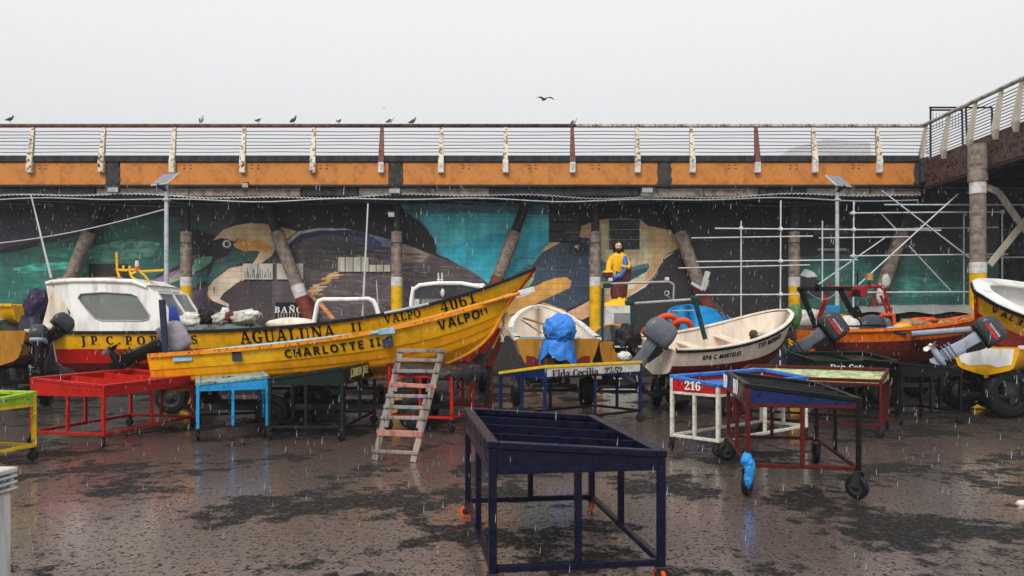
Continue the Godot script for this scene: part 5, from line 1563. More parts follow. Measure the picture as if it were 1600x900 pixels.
func wheelhouse(root: Node3D):
	# local: x is away from the camera, z to the right
	var k := 17.9 / FOC
	var cy := EYE - 0.7
	var Y := func(py): return cy - (py - 500.0) * k
	var Z := func(px): return (px - 700.0) * k
	var bs := Basis(Vector3.BACK, Vector3.UP, Vector3.LEFT)
	var st = mb()
	var pts := []
	for q in [[640, 530], [642, 470], [645, 453], [655, 446], [680, 443], [720, 443], [748, 448], [762, 456], [768, 470], [770, 530]]:
		pts.append(Vector3(0.3, Y.call(q[1]), Z.call(q[0])))
	tube(st, pts, 0.05, 10)
	obj("screen_frame", st, M.boat_white, root)
	st = mb()
	extrude(st, [Vector2(Z.call(644), Y.call(466)), Vector2(Z.call(646), Y.call(453)), Vector2(Z.call(656), Y.call(447)), Vector2(Z.call(720), Y.call(444)), Vector2(Z.call(750), Y.call(449)), Vector2(Z.call(764), Y.call(466))], Vector3(0.32, 0, 0), bs, 0.02)
	obj("visor_panel", st, M.shutter, root)
	for r in [[645, 654, "pedestal_white"], [657, 690, ""], [694, 764, ""]]:
		st = mb()
		extrude(st, [Vector2(Z.call(r[0]), Y.call(500)), Vector2(Z.call(r[1]), Y.call(500)), Vector2(Z.call(r[1]), Y.call(467)), Vector2(Z.call(r[0]), Y.call(467))], Vector3(0.33, 0, 0), bs, 0.012)
		obj("screen_panel" if r[2] != "" else "pane", st, M[r[2]] if r[2] != "" else M.window_glass, root)
	st = mb()
	cbox(st, Vector3(1.0, Y.call(445), Z.call(704)), Vector3(1.4, 0.06, 1.5), Basis(), 0.025)
	obj("roof", st, M.boat_white, root)
	for z in [643, 766]:
		st = mb()
		cbox(st, Vector3(1.0, (Y.call(447) + 0.8) / 2, Z.call(z)), Vector3(1.36, Y.call(447) - 0.82, 0.04), Basis(), 0.01)
		obj("side_panel", st, M.boat_white, root)
	st = mb()
	lump(st, Vector3(0.27, Y.call(458), Z.call(691)), Vector3(0.05, 0.1, 0.05), 3, 0.02, 1.0, 12, 8)
	obj("lamp_globe", st, M.plastic_white, root)
	st = mb()
	tube(st, [Vector3(0.6, Y.call(444), Z.call(683)), Vector3(0.6, Y.call(425), Z.call(682))], 0.018, 6)
	tube(st, [Vector3(0.6, Y.call(444), Z.call(688)), Vector3(0.6, Y.call(425), Z.call(688))], 0.018, 6)
	bar(st, Vector3(0.6, Y.call(436), Z.call(680)), Vector3(0.6, Y.call(436), Z.call(690)), 0.03, 0.03)
	obj("mast_bracket", st, M.plastic_white, root)
func cabin(a: Node3D):
	var kz := 14.55
	var f := func(px, py): 
		var q := P(px, py, kz) - a.position
		return Vector2(q.x, q.y)
	var zs := 0.70
	var top := [[72, 447], [78, 440], [110, 437], [160, 437], [205, 439], [226, 446], [242, 458]]
	var bot := [[281, 514], [278, 521], [88, 521], [108, 489], [90, 458]]
	var win := [[120, 465], [124, 459], [160, 456.5], [203, 459], [212, 463], [222, 478], [232, 493], [230, 499], [222, 501], [158, 501], [146, 497], [133, 483]]
	for s in [1.0, -1.0]:
		# the side above and below a line through the window's ends
		var st := mb()
		var up := []
		for q in top:
			up.append(f.call(q[0], q[1]))
		up.append(f.call(268, 494))
		for i in [6, 5, 4, 3, 2, 1, 0]:
			up.append(f.call(win[i][0], win[i][1]))
		up.append(f.call(90, 458))
		extrude(st, up, Vector3(0, 0, s * zs - (0.04 if s > 0 else 0.0)), Basis(), 0.04)
		var dn := [f.call(268, 494)]
		for q in bot:
			dn.append(f.call(q[0], q[1]))
		for i in [0, 11, 10, 9, 8, 7, 6]:
			dn.append(f.call(win[i][0], win[i][1]))
		extrude(st, dn, Vector3(0, 0, s * zs - (0.04 if s > 0 else 0.0)), Basis(), 0.04)
		var o := obj("cabin_side", st, M.boat_white, a)
		st = mb()
		var pl := []
		for q in win:
			pl.append(f.call(q[0], q[1]))
		extrude(st, pl, Vector3(0, 0, s * (zs - 0.022)), Basis(), 0.006)
		var pane := obj("cabin_window", st, M.window_glass, a)
		st = mb()
		var ring := []
		for i in pl.size() + 2:
			ring.append(Vector3(pl[i % pl.size()].x, pl[i % pl.size()].y, s * (zs + 0.004)))
		tube(st, ring, 0.013, 6, false)
		obj("window_seal", st, M.galvanised, pane)
	# roof
	var st := mb(1)
	var rings := []
	for q in [[70, 446, 439], [78, 445, 436.5], [110, 442, 434.5], [160, 442, 434], [205, 444, 436], [228, 452, 445.5]]:
		var lo: Vector2 = f.call(q[0], q[1]); var hi: Vector2 = f.call(q[0], q[2])
		var m := (lo + hi) / 2
		rings.append(sup(Vector3(m.x, m.y, 0), Basis(Vector3.BACK, Vector3.UP, Vector3.RIGHT), zs + 0.045, (hi.y - lo.y) / 2 + 0.012, 24, 0.45))
	skin(st, rings, true)
	cap(st, rings[0], rings[1][0].lerp(rings[1][12], 0.5)); cap(st, rings[5], rings[4][0].lerp(rings[4][12], 0.5))
	obj("cabin_roof", st, M.boat_white, a)
	# windscreen
	var w0: Vector2 = f.call(240, 455); var w1: Vector2 = f.call(281, 519)
	for z in [-zs + 0.03, 0.0, zs - 0.03]:
		st = mb()
		bar(st, Vector3(w0.x, w0.y, z), Vector3(w1.x, w1.y, z), 0.07, 0.05, Vector3.UP, 0.01)
		obj("windscreen_bar", st, M.boat_white, a)
	for e in [0.03, 0.8]:
		st = mb()
		bar(st, Vector3(lerpf(w0.x, w1.x, e), lerpf(w0.y, w1.y, e), -zs + 0.07), Vector3(lerpf(w0.x, w1.x, e), lerpf(w0.y, w1.y, e), zs - 0.07), 0.06, 0.04)
		obj("windscreen_bar", st, M.boat_white, a)
	for s in [-1, 1]:
		st = mb()
		st.set_smooth_group(-1)
		var n := Vector3(w1.y - w0.y, w0.x - w1.x, 0).normalized() * 0.006
		var q := [Vector3(w0.x, w0.y, s * 0.03), Vector3(w0.x, w0.y, s * (zs - 0.06)), Vector3(w1.x, w1.y, s * (zs - 0.06)), Vector3(w1.x, w1.y, s * 0.03)]
		var q2 := []
		for p in q:
			q2.append(p + n)
		var mid: Vector3 = (q[0] + q2[2]) / 2
		out4(st, q[0], q[1], q[2], q[3], mid); out4(st, q2[0], q2[1], q2[2], q2[3], mid)
		for i in 4:
			out4(st, q[i], q[(i + 1) % 4], q2[(i + 1) % 4], q2[i], mid)
		obj("windscreen_pane", st, M.window_glass, a)
	# fore deck of the cabin and its low bulkhead
	st = mb()
	var d0: Vector2 = f.call(278, 521)
	cbox(st, Vector3(d0.x + 0.2, d0.y - 0.01, 0), Vector3(0.6, 0.05, 1.38), Basis(), 0.015)
	obj("fore_deck", st, M.boat_white, a)
	st = mb()
	var ap := []
	for q in [[71, 446], [90, 450], [102, 470], [106, 492], [94, 516], [63, 516], [70, 490], [75, 470]]:
		var v := P(q[0], q[1], 15.95) - a.position
		ap.append(Vector2(v.x, v.y))
	extrude(st, ap, Vector3(0, 0, -zs - 0.002), Basis(), 0.03)
	obj("aft_wing", st, M.boat_cream, a)
	# brown curtain in the after doorway, grab rail, roof pole, yellow light rig
	st = mb()
	var c0: Vector2 = f.call(98, 478)
	cbox(st, Vector3(c0.x, c0.y, -0.35), Vector3(0.03, 0.55, 0.4), Basis(), 0.01)
	obj("door_panel", st, M.wood_tan, a)
	st = mb()
	tube(st, [Vector3(f.call(86, 441).x, f.call(86, 437).y, 0.66), Vector3(f.call(187, 0).x, f.call(0, 435.5).y, 0.66)], 0.04, 10)
	obj("roof_pole", st, M.wood_tan, a)
	for q in [[[163, 391], [164, 420], [168, 432], [174, 438]], [[164, 419], [176, 420], [188, 419], [198, 419]], [[174, 412], [174, 419]], [[184, 413], [184, 420]], [[184, 421], [188, 431], [205, 441]], [[198, 419], [208, 428], [218, 441]], [[200, 422], [218, 421], [240, 420]], [[184, 427], [195, 422]]]:
		st = mb()
		var pts := []
		for p in q:
			var v: Vector2 = f.call(p[0], p[1])
			pts.append(Vector3(v.x, v.y, 0.3))
		tube(st, pts, 0.022, 8)
		obj("light_rig_tube", st, M.frame_yellow, a)
	st = mb()
	var lv: Vector2 = f.call(196, 412)
	tube(st, [Vector3(lv.x, lv.y - 0.09, 0.3), Vector3(lv.x, lv.y - 0.02, 0.3)], 0.045, 10)
	obj("lamp_base", st, M.buoy_orange, a)
	st = mb()
	tube(st, [Vector3(lv.x, lv.y - 0.018, 0.3), Vector3(lv.x, lv.y + 0.09, 0.3)], [0.04, 0.03], 10)
	obj("lamp_globe", st, M.plastic_white, a)
# ---------------------------------------------------------------- loose things
func pile(called: String, label: String, category: String, at: Vector3, items: Array, part := "fold"):
	var t := thing(called, label, category, at)
	var n := 0
	for q in items:
		var st := mb(1)
		lump(st, q[0], q[1], 31 + n * 7 + label.length(), q[3] if q.size() > 3 else 0.35, 2.2, 20, 12)
		obj(part, st, q[2], t)
		n += 1
	return t
func build_clutter():
	var st
	# wooden ladder
	var b0 := P(585, 722, 9.68); var b1 := P(645, 719, 9.55)
	b0.y = 0.0; b1.y = 0.0
	var t0 := P(627, 546, 10.15); var t1 := P(691, 546, 10.02)
	var ld := thing("wooden_ladder", "weathered grey wooden ladder with mismatched rungs leaning on the tables", "ladder", (b0 + b1) / 2)
	var o := ld.position
	for q in [[b0, t0], [b1, t1]]:
		st = mb()
		bar(st, q[0] - o, q[1] - o, 0.075, 0.035, Vector3.BACK, 0.006)
		obj("stringer", st, M.wood_grey, ld)
	var fr := [[0.085, 0.03, 0.0], [0.245, 0.075, 0.0], [0.375, 0.03, 0.012], [0.475, 0.035, 0.0], [0.575, 0.03, 0.0], [0.695, 0.05, -0.045], [0.80, 0.03, 0.0], [0.905, 0.03, -0.006], [0.99, 0.045, 0.0]]
	for i in fr.size():
		var f: Array = fr[i]
		var p0: Vector3 = b0.lerp(t0, f[0]) - o; var p1: Vector3 = b1.lerp(t1, f[0]) - o
		var d := (p1 - p0).normalized()
		var fo := Vector3(0, 0, 0.04)
		st = mb()
		bar(st, p0 - d * 0.045 + fo - Vector3(0, f[2] * -0.5, 0), p1 + d * 0.04 + fo + Vector3(0, f[2], 0), 0.03, maxf(f[1], 0.042), Vector3.UP, 0.005)
		obj("rung", st, M.wood_pink if i in [1, 5] else M.wood_grey, ld)
		if i in [2, 3, 4, 5]:
			for e in [[p0, 1], [p1, -1]]:
				st = mb()
				var sd: Vector3 = (t0 - b0).normalized()
				bar(st, e[0] + d * 0.05 * e[1] - sd * 0.12 + Vector3(0, 0, 0.018), e[0] + d * 0.05 * e[1] - sd * 0.015 + Vector3(0, 0, 0.018), 0.05, 0.03, Vector3.BACK, 0.004)
				obj("cleat", st, M.wood_grey, ld)
		if i in [3, 4]:
			st = mb()
			cbox(st, p0.lerp(p1, 0.6 + 0.1 * i - 0.3) + fo + Vector3(0, 0.004, 0.016), Vector3(0.06, 0.03, 0.004))
			obj("paint_spot", st, M.table_sky, ld)
	# oars on the plank boat
	for q in [[300, 551, 592, 519, "boat_pale_blue", "long pale blue pole lying along the orange gunwale", 0.035], [560, 527, 812, 458, "gunwale_orange", "long orange oar lying on the bow of the plank boat", 0.034], [600, 514, 806, 463, "wood_tan", "thin pale oar beside the orange one on the bow", 0.022]]:
		var za := 12.52 + (0.09 if q[6] < 0.03 else 0.0); var zb := 12.95 if q[1] < 540 else 12.45
		var pa := P(q[0], q[1], za); var pb := P(q[2], q[3], zb)
		var t := thing("oar", q[5], "oar", pa, "poles and oars on the plank boat")
		st = mb()
		tube(st, [Vector3.ZERO, (pb - pa) * 0.5 + Vector3(0, -0.012, 0), pb - pa], [q[6] * 0.8, q[6], q[6] * 0.85], 10)
		obj("shaft", st, M[q[4]], t)
		st = mb()
		var d := (pb - pa).normalized()
		bar(st, pb - pa - d * 0.02, pb - pa + d * 0.25, 0.02, q[6] * 2.6, Vector3.UP)
		obj("blade", st, M.boat_white if q[4] != "boat_pale_blue" else M.boat_pale_blue, t)
	# post and cloth at the plank boat's stern
	st = mb()
	var pz := 12.72
	bar(st, P(259, 551, pz), P(253, 468, pz), 0.09, 0.07, Vector3.BACK, 0.01)
	tag(obj("mooring_post", st, M.post_blue, self), "dark blue upright post at the stern of the plank boat", "post")
	var cl := thing("hanging_cloth", "blue white and pink cloth draped beside the pale outboard motor", "cloth", P(275, 550, 13.1))
	for q in [[[264, 478], [274, 480], [284, 515], [272, 522], [264, 505], "cloth_blue"], [[262, 508], [276, 518], [290, 524], [294, 545], [280, 552], [266, 545], "bag_white"], [[282, 535], [300, 545], [310, 550], [298, 553], [281, 551], [278, 543], "cloth_red"]]:
		st = mb()
		var pts := []
		for k in q.size() - 1:
			var v := P(q[k][0], q[k][1], 13.1) - cl.position
			pts.append(Vector2(v.x, v.y))
		var c := Vector2.ZERO
		for p in pts:
			c += p / pts.size()
		st.set_smooth_group(1)
		var rings := []
		for e in [[1.0, -0.03], [1.06, 0.0], [0.9, 0.045], [0.55, 0.03], [0.25, 0.07], [0.01, 0.05]]:
			var ring := []
			for k in pts.size() * 2:
				var p: Vector2 = pts[k / 2] if k % 2 == 0 else (pts[k / 2] + pts[(k / 2 + 1) % pts.size()]) / 2
				var r: Vector2 = c + (p - c) * e[0]
				ring.append(Vector3(r.x, r.y, e[1] + 0.02 * sin(k * 2.2 + e[0] * 5.0)))
			rings.append(ring)
		skin(st, rings, true)
		obj("fold", st, M[q[q.size() - 1]], cl)
	# blue tarpaulin over a motor, gathered by a cord
	var bt := thing("motor_cover", "crumpled blue plastic cover tied over an outboard motor", "cover", P(872, 560, 14.85))
	st = mb(1)
	lump(st, Vector3(0.03, 0.545, 0.02), Vector3(0.28, 0.26, 0.25), 5, 0.22, 1.1, 44, 28, Basis(), true)
	obj("hood", st, M.tarp_blue, bt)
	st = mb(1)
	var rings := []
	for i in 12:
		var f := i / 11.0
		var ring := []
		for k in 44:
			var an := TAU * k / 44
			var r := lerpf(0.24, 0.31, sin(f * PI * 0.6)) * (1.0 + 0.10 * sin(k * 1.35 + f * 2.0) * f + 0.06 * sin(k * 2.9 + 1.0) + 0.03 * sin(k * 5.3 + f * 8.0))
			var y := 0.36 - f * (0.40 + 0.10 * sin(an * 2.0 + 0.8) + 0.06 * sin(an * 5.0))
			ring.append(Vector3(cos(an) * r * 1.05 - 0.02 * f, y, sin(an) * r * 0.8))
		rings.append(ring)
	skin(st, rings, true)
	obj("skirt", st, M.tarp_blue, bt)
	st = mb()
	var cd := []
	for k in 21:
		var an := TAU * k / 20
		cd.append(Vector3(cos(an) * 0.262 + 0.01, 0.36 + 0.012 * sin(an), sin(an) * 0.21))
	tube(st, cd, 0.008, 6, false)
	obj("cord", st, M.cable, bt)
	outboard("black motor leg showing below the crumpled blue cover", P(874, 566, 14.92), Vector3(0, 0, 1), 0.1, 0.55, {"cowl": M.motor_black, "base": M.motor_black, "leg": M.motor_black})
	# oars and rubbish inside that boat
	st = mb()
	tube(st, [P(818, 497, 16.2), P(868, 512, 15.6)], 0.022, 8)
	tag(obj("oar", st, M.wood_tan, self), "short brown oar lying inside the white lined boat", "oar")
	st = mb()
	tube(st, [P(815, 500, 16.5), P(845, 520, 15.5)], 0.018, 8)
	tag(obj("oar", st, M.wood_grey, self), "grey stick crossing the oar inside the white lined boat", "stick")
	# black bag and pale sacks by the statue
	pile("black_bag", "shiny black plastic bag beside the large grey motor", "bag", P(982, 535, 14.6), [[Vector3(0, 0.06, 0), Vector3(0.22, 0.27, 0.2), M.bag_black, 0.5], [Vector3(-0.12, -0.05, 0.04), Vector3(0.16, 0.14, 0.15), M.bag_black, 0.5]], "bulge")
	st = mb()
	cbox(st, P(980, 541.5, 14.55), Vector3(0.5, 0.03, 0.22), Basis(Vector3.UP, 0.15), 0.006)
	tag(obj("plank", st, M.pedestal_white, self), "pale plank lying across the small ochre boat", "plank")
	pile("grey_sack", "speckled grey sack behind the brown transom near the statue", "sack", P(935, 558, 16.2), [[Vector3(0, 0.1, 0), Vector3(0.22, 0.24, 0.2), M.concrete, 0.15]], "bulge")
	pile("white_sack", "crumpled white sack beside the large grey motor leg", "sack", P(976, 557, 14.35), [[Vector3(0, 0.0, 0), Vector3(0.12, 0.09, 0.1), M.bag_white, 0.4]], "bulge")
	# frames with rollers
	var fr1 := thing("roller_gallows", "dark green posts with pipe crossbars standing behind the large grey motor", "frame", P(1010, 560, 15.3))
	for q in [[[942, 450], [940, 560], 0.03, "frame_teal", 15.6], [[988, 472], [990, 560], 0.045, "frame_teal", 15.0], [[1085, 466], [1102, 530], 0.045, "frame_teal", 14.6], [[942, 444], [1045, 440], 0.022, "galvanised", 15.6], [[1045, 440], [1053, 445], 0.022, "galvanised", 15.6], [[1053, 445], [1052, 470], 0.018, "galvanised", 15.6], [[980, 475], [1092, 467], 0.025, "galvanised", 15.0], [[1050, 486], [1085, 485], 0.014, "galvanised", 15.4]]:
		st = mb()
		tube(st, [P(q[0][0], q[0][1], q[4]) - fr1.position, P(q[1][0], q[1][1], q[4]) - fr1.position], q[2], 8)
		obj("post" if q[3] == "frame_teal" else "crossbar", st, M[q[3]], fr1)
	for q in [[983, 473, 15.0], [1086, 466, 14.6], [948, 446, 15.6]]:
		st = mb()
		cbox(st, P(q[0], q[1], q[2]) - fr1.position, Vector3(0.15, 0.1, 0.12), Basis(), 0.02)
		obj("socket", st, M.frame_teal, fr1)
	for q in [[954, 437, 15.6], [1042, 436, 15.6]]:
		st = mb()
		cbox(st, P(q[0], q[1], q[2]) - fr1.position, Vector3(0.08, 0.07, 0.06), Basis(), 0.01)
		obj("lamp_block", st, M.plastic_white, fr1)
	# life rings and gear between the boats
	var rings2 := [[1042, 500, 0.22, "orange life ring standing behind the large grey motor"], [1064, 506, 0.20, "orange life ring lying beside the blue boat"]]
	for q in rings2:
		st = mb(1)
		var pts := []
		for k in 19:
			var an := TAU * k / 18
			pts.append(Vector3(cos(an) * q[2], sin(an) * q[2] * 0.75, sin(an) * 0.12))
		tube(st, pts, 0.065, 10, false)
		var lr := obj("life_ring", st, M.buoy_orange, self)
		lr.position = P(q[0], q[1] + 6, 16.4)
		tag(lr, q[3], "life ring", "orange life rings")
	pile("gear_heap", "heap of nets and bottles between the ochre boat and the dinghy", "gear", P(1050, 528, 16.4), [[Vector3(-0.35, 0, 0), Vector3(0.25, 0.16, 0.2), M.net_brown], [Vector3(0.05, 0.02, 0.1), Vector3(0.3, 0.14, 0.2), M.boat_inside], [Vector3(0.35, 0.0, 0), Vector3(0.2, 0.2, 0.2), M.net_white], [Vector3(-0.5, 0.1, 0), Vector3(0.12, 0.14, 0.12), M.buoy_orange], [Vector3(0.0, -0.2, 0), Vector3(0.6, 0.2, 0.3), M.net_brown]], "bundle")
	var bl := thing("timber_poles", "thin brown poles leaning over the blue boat", "pole", P(1125, 520, 16.9))
	for q in [[[1112, 471], [1140, 510]], [[1118, 474], [1146, 508]]]:
		st = mb()
		tube(st, [P(q[0][0], q[0][1], 17.6) - bl.position, P(q[1][0], q[1][1], 16.6) - bl.position], 0.022, 8)
		obj("pole", st, M.net_brown, bl)
	st = mb(1)
	lump(st, P(1238, 496, 15.4), Vector3(0.17, 0.27, 0.17), 9, 0.06, 1.0, 22, 16, Basis(Vector3.BACK, -0.25))
	tag(obj("green_buoy", st, M.buoy_green, self), "faded green fender buoy behind the bow of the cream dinghy", "buoy")
	# gear in the dinghy
	pile("net_bundle", "small dark bundle tied inside the cream dinghy", "net", P(1183, 523, 14.5), [[Vector3(-0.06, 0, 0), Vector3(0.08, 0.08, 0.06), M.net_brown, 0.6], [Vector3(0.06, 0.0, 0), Vector3(0.12, 0.05, 0.06), M.net_white, 0.4]], "bundle")
	# gear on the long yellow boat
	pile("net_heap", "heap of white and black nets on the long yellow boat", "net", P(345, 502, 15.0), [[Vector3(-0.5, 0.02, 0.1), Vector3(0.25, 0.14, 0.2), M.bag_white, 0.5], [Vector3(-0.2, 0.06, 0.15), Vector3(0.14, 0.16, 0.14), M.bag_black, 0.5], [Vector3(0.05, 0.03, 0.1), Vector3(0.18, 0.12, 0.2), M.net_white, 0.5], [Vector3(0.22, 0.07, 0.16), Vector3(0.09, 0.11, 0.1), M.boat_dull_maroon, 0.4], [Vector3(0.45, 0.05, 0.1), Vector3(0.26, 0.12, 0.2), M.net_white, 0.5], [Vector3(0.62, 0.13, 0.1), Vector3(0.16, 0.07, 0.12), M.bag_white, 0.4], [Vector3(-0.75, -0.02, 0.1), Vector3(0.2, 0.1, 0.2), M.boat_pale_blue, 0.4], [Vector3(-0.3, 0.17, 0.1), Vector3(0.08, 0.09, 0.08), M.bag_black, 0.5], [Vector3(0.1, 0.16, 0.05), Vector3(0.08, 0.1, 0.08), M.bag_white, 0.4], [Vector3(0.0, -0.22, 0.0), Vector3(0.95, 0.22, 0.35), M.boat_inside, 0.2]], "bundle")
	var wb := thing("white_board", "white notched board laid across the nets on the long yellow boat", "board", P(370, 490, 15.0))
	st = mb()
	bar(st, P(343, 496, 14.9) - wb.position, P(396, 487, 14.9) - wb.position, 0.12, 0.05, Vector3.BACK, 0.015)
	obj("plank", st, M.plastic_white, wb)
	st = mb()
	bar(st, P(338, 499, 14.9) - wb.position, P(402, 494, 14.9) - wb.position, 0.08, 0.025, Vector3.BACK, 0.01)
	obj("cleat", st, M.bag_black, wb)
	pile("white_cover", "low white cover over the gear amidships on the long yellow boat", "cover", P(452, 505, 15.1), [[Vector3(0.05, -0.02, 0), Vector3(0.48, 0.13, 0.3), M.boat_cream, 0.12]], "fold")
	pile("wrapped_bundle", "dark purple wrapped bundle beside the small yellow dinghy", "bundle", P(58, 482, 16.4), [[Vector3(0, 0.05, 0), Vector3(0.25, 0.35, 0.22), M.cloth_purple, 0.35], [Vector3(-0.05, -0.6, 0), Vector3(0.3, 0.55, 0.3), M.cloth_purple, 0.3]], "fold")
	# gear on the orange boat
	var gf := thing("black_gallows", "black steel posts and beam rising from the orange workboat", "frame", P(1290, 520, 16.9))
	for q in [[[1251, 452], [1275, 512]], [[1311, 450], [1352, 525]], [[1246, 452], [1330, 451]], [[1276, 444], [1276, 456]]]:
		st = mb()
		bar(st, P(q[0][0], q[0][1], 16.9) - gf.position, P(q[1][0], q[1][1], 16.9) - gf.position, 0.09, 0.09, Vector3.BACK)
		obj("steel_bar", st, M.black, gf)
	st = mb()
	var sag := []
	for k in 9:
		sag.append(P(1262 + k * 6, 456 + 12 * sin(PI * k / 8.0), 16.8) - gf.position)
	tube(st, sag, 0.008, 5)
	obj("slack_line", st, M.galvanised, gf)
	var rf := thing("red_winch_frame", "red pipe frame with winch plate above the orange workboat", "frame", P(1350, 520, 17.3))
	for q in [[[1297, 440], [1297, 450]], [[1294, 449], [1340, 449], [1375, 448], [1382, 454], [1388, 476], [1398, 505], [1404, 520]], [[1376, 462], [1384, 480], [1392, 520]], [[1384, 470], [1390, 468]], [[1387, 484], [1394, 482]], [[1391, 498], [1398, 496]], [[1294, 462], [1288, 480], [1279, 506]], [[1290, 462], [1283, 482], [1274, 506]], [[1282, 490], [1300, 490], [1300, 512]], [[1353, 447], [1378, 447]]]:
		st = mb()
		var pts := []
		for p in q:
			pts.append(P(p[0], p[1], 17.3) - rf.position)
		tube(st, pts, 0.03, 8)
		obj("pipe", st, M.frame_red, rf)
	st = mb()
	cbox(st, P(1340, 456, 17.25) - rf.position, Vector3(0.42, 0.22, 0.05), Basis(), 0.015)
	var wp := obj("winch_plate", st, M.frame_red, rf)
	st = mb()
	tube(st, [P(1338, 458, 17.22) - rf.position, P(1338, 458, 17.05) - rf.position], [0.09, 0.07], 14)
	obj("winch_drum", st, M.black, wp)
	st = mb()
	tube(st, [P(1358, 438, 17.3) - rf.position, P(1358, 427, 17.3) - rf.position], 0.085, 16)
	obj("tan_drum", st, M.wood_tan, rf)
	st = mb()
	tube(st, [P(1358, 447, 17.3) - rf.position, P(1358, 438, 17.3) - rf.position], 0.02, 8)
	tube(st, [P(1340, 447, 17.3) - rf.position, P(1340, 424, 17.3) - rf.position], 0.018, 8)
	obj("upright", st, M.black, rf)
	for q in [[1322, 512, "white and black cowl of an idle motor behind the orange gunwale", "bag_white", 0.25], [1358, 511, "dark grey cowl of an idle motor behind the orange gunwale", "motor_dark", 0.32]]:
		var cw := thing("motor_cowl", q[2], "motor", P(q[0], q[1] + 8, 17.0), "spare motor cowls")
		st = mb(1)
		var rr := []
		for e in [[0.0, 0.9], [0.1, 1.0], [0.2, 0.95], [0.3, 0.75], [0.36, 0.4], [0.375, 0.02]]:
			rr.append(sup(Vector3(0.2 * e[0], e[0], 0), Basis(Vector3.RIGHT, Vector3.FORWARD, Vector3.UP), q[4] * e[1], 0.2 * e[1], 20, 0.65))
		skin(st, rr, true)
		obj("shell", st, M[q[3]], cw)
		st = mb(1)
		skin(st, [sup(Vector3(0.03, 0.13, 0), Basis(Vector3.RIGHT, Vector3.FORWARD, Vector3.UP), q[4] + 0.006, 0.206, 20, 0.65), sup(Vector3(0.03, 0.16, 0), Basis(Vector3.RIGHT, Vector3.FORWARD, Vector3.UP), q[4] + 0.004, 0.204, 20, 0.65)], true)
		obj("band", st, M.black, cw)
	pile("orange_gear", "orange floats and ropes heaped on the orange workboat", "gear", P(1440, 512, 17.0), [[Vector3(-0.1, 0.05, 0), Vector3(0.4, 0.15, 0.25), M.wood_tan, 0.3], [Vector3(0.05, 0.16, 0.05), Vector3(0.28, 0.06, 0.1), M.buoy_orange, 0.6], [Vector3(0.5, 0.04, 0), Vector3(0.3, 0.12, 0.22), M.wood_tan, 0.3], [Vector3(-0.45, 0.0, 0.1), Vector3(0.2, 0.1, 0.2), M.boat_yellow, 0.2], [Vector3(-0.8, 0.05, 0.0), Vector3(0.16, 0.16, 0.15), M.boat_inside, 0.3], [Vector3(-0.55, -0.02, 0.2), Vector3(0.3, 0.06, 0.1), M.boat_pale_blue, 0.2], [Vector3(0.95, 0.07, 0), Vector3(0.2, 0.13, 0.2), M.motor_silver, 0.2], [Vector3(0, -0.2, 0), Vector3(1.2, 0.2, 0.4), M.boat_inside, 0.2]], "bundle")
	var ob := thing("orange_screen", "orange framed dark screen standing on the orange workboat", "screen", P(1388, 515, 17.0))
	for q in [[[1372, 515], [1376, 492]], [[1376, 492], [1396, 491]], [[1396, 491], [1398, 515]]]:
		st = mb()
		bar(st, P(q[0][0], q[0][1], 17.05) - ob.position, P(q[1][0], q[1][1], 17.05) - ob.position, 0.07, 0.06, Vector3.BACK, 0.015)
		obj("frame_bar", st, M.buoy_orange, ob)
	st = mb()
	cbox(st, P(1386, 504, 17.1) - ob.position, Vector3(0.28, 0.26, 0.03))
	obj("screen_plate", st, M.dark_steel, ob)
	st = mb()
	tube(st, [P(1380, 517, 16.3), P(1416, 520, 16.2)], 0.05, 10)
	tag(obj("pipe_roll", st, M.motor_dark, self), "short dark pipe lying on the orange gunwale", "pipe")
	st = mb()
	tube(st, [P(1424, 522, 16.15), P(1516, 515, 15.9)], 0.062, 12)
	tag(obj("pipe_roll", st, M.motor_silver, self), "long grey pipe lying on the orange gunwale beside the striped motor", "pipe")
	st = mb()
	cbox(st, P(1300, 488, 18.2), Vector3(0.32, 0.3, 0.05), Basis(Vector3.BACK, 0.08), 0.01)
	tag(obj("blue_board", st, M.boat_blue, self), "small blue painted board behind the black gallows", "board")
	pile("white_cover", "white sheet over gear beside the green buoy", "cover", P(1262, 500, 17.6), [[Vector3(0, 0.0, 0), Vector3(0.36, 0.22, 0.3), M.bag_white, 0.3], [Vector3(-0.05, -0.3, 0.05), Vector3(0.4, 0.25, 0.3), M.net_brown, 0.3]], "fold")
	# covered crates at the back
	var cv := thing("grey_cover", "long pale grey cover sheet over the black crates at the back", "cover", P(1440, 478, 20.6))
	st = mb(1)
	var g0 := []
	for i in 9:
		var row := []
		for k in 31:
			var px := lerpf(1336, 1545, k / 30.0)
			var zz := lerpf(20.2, 21.6, i / 8.0)
			var y := 2.04 - 0.02 * absf(i - 2) + 0.03 * sin(k * 0.7 + i) - (0.12 if i == 0 else 0.0) + 0.14 * ss(1336, 1430, px) * (i / 8.0)
			row.append(Vector3((px - 800) * 20.6 / FOC, y, -zz) - cv.position)
		g0.append(row)
	skin(st, g0, false)
	obj("sheet", st, M.grey_cover, cv)
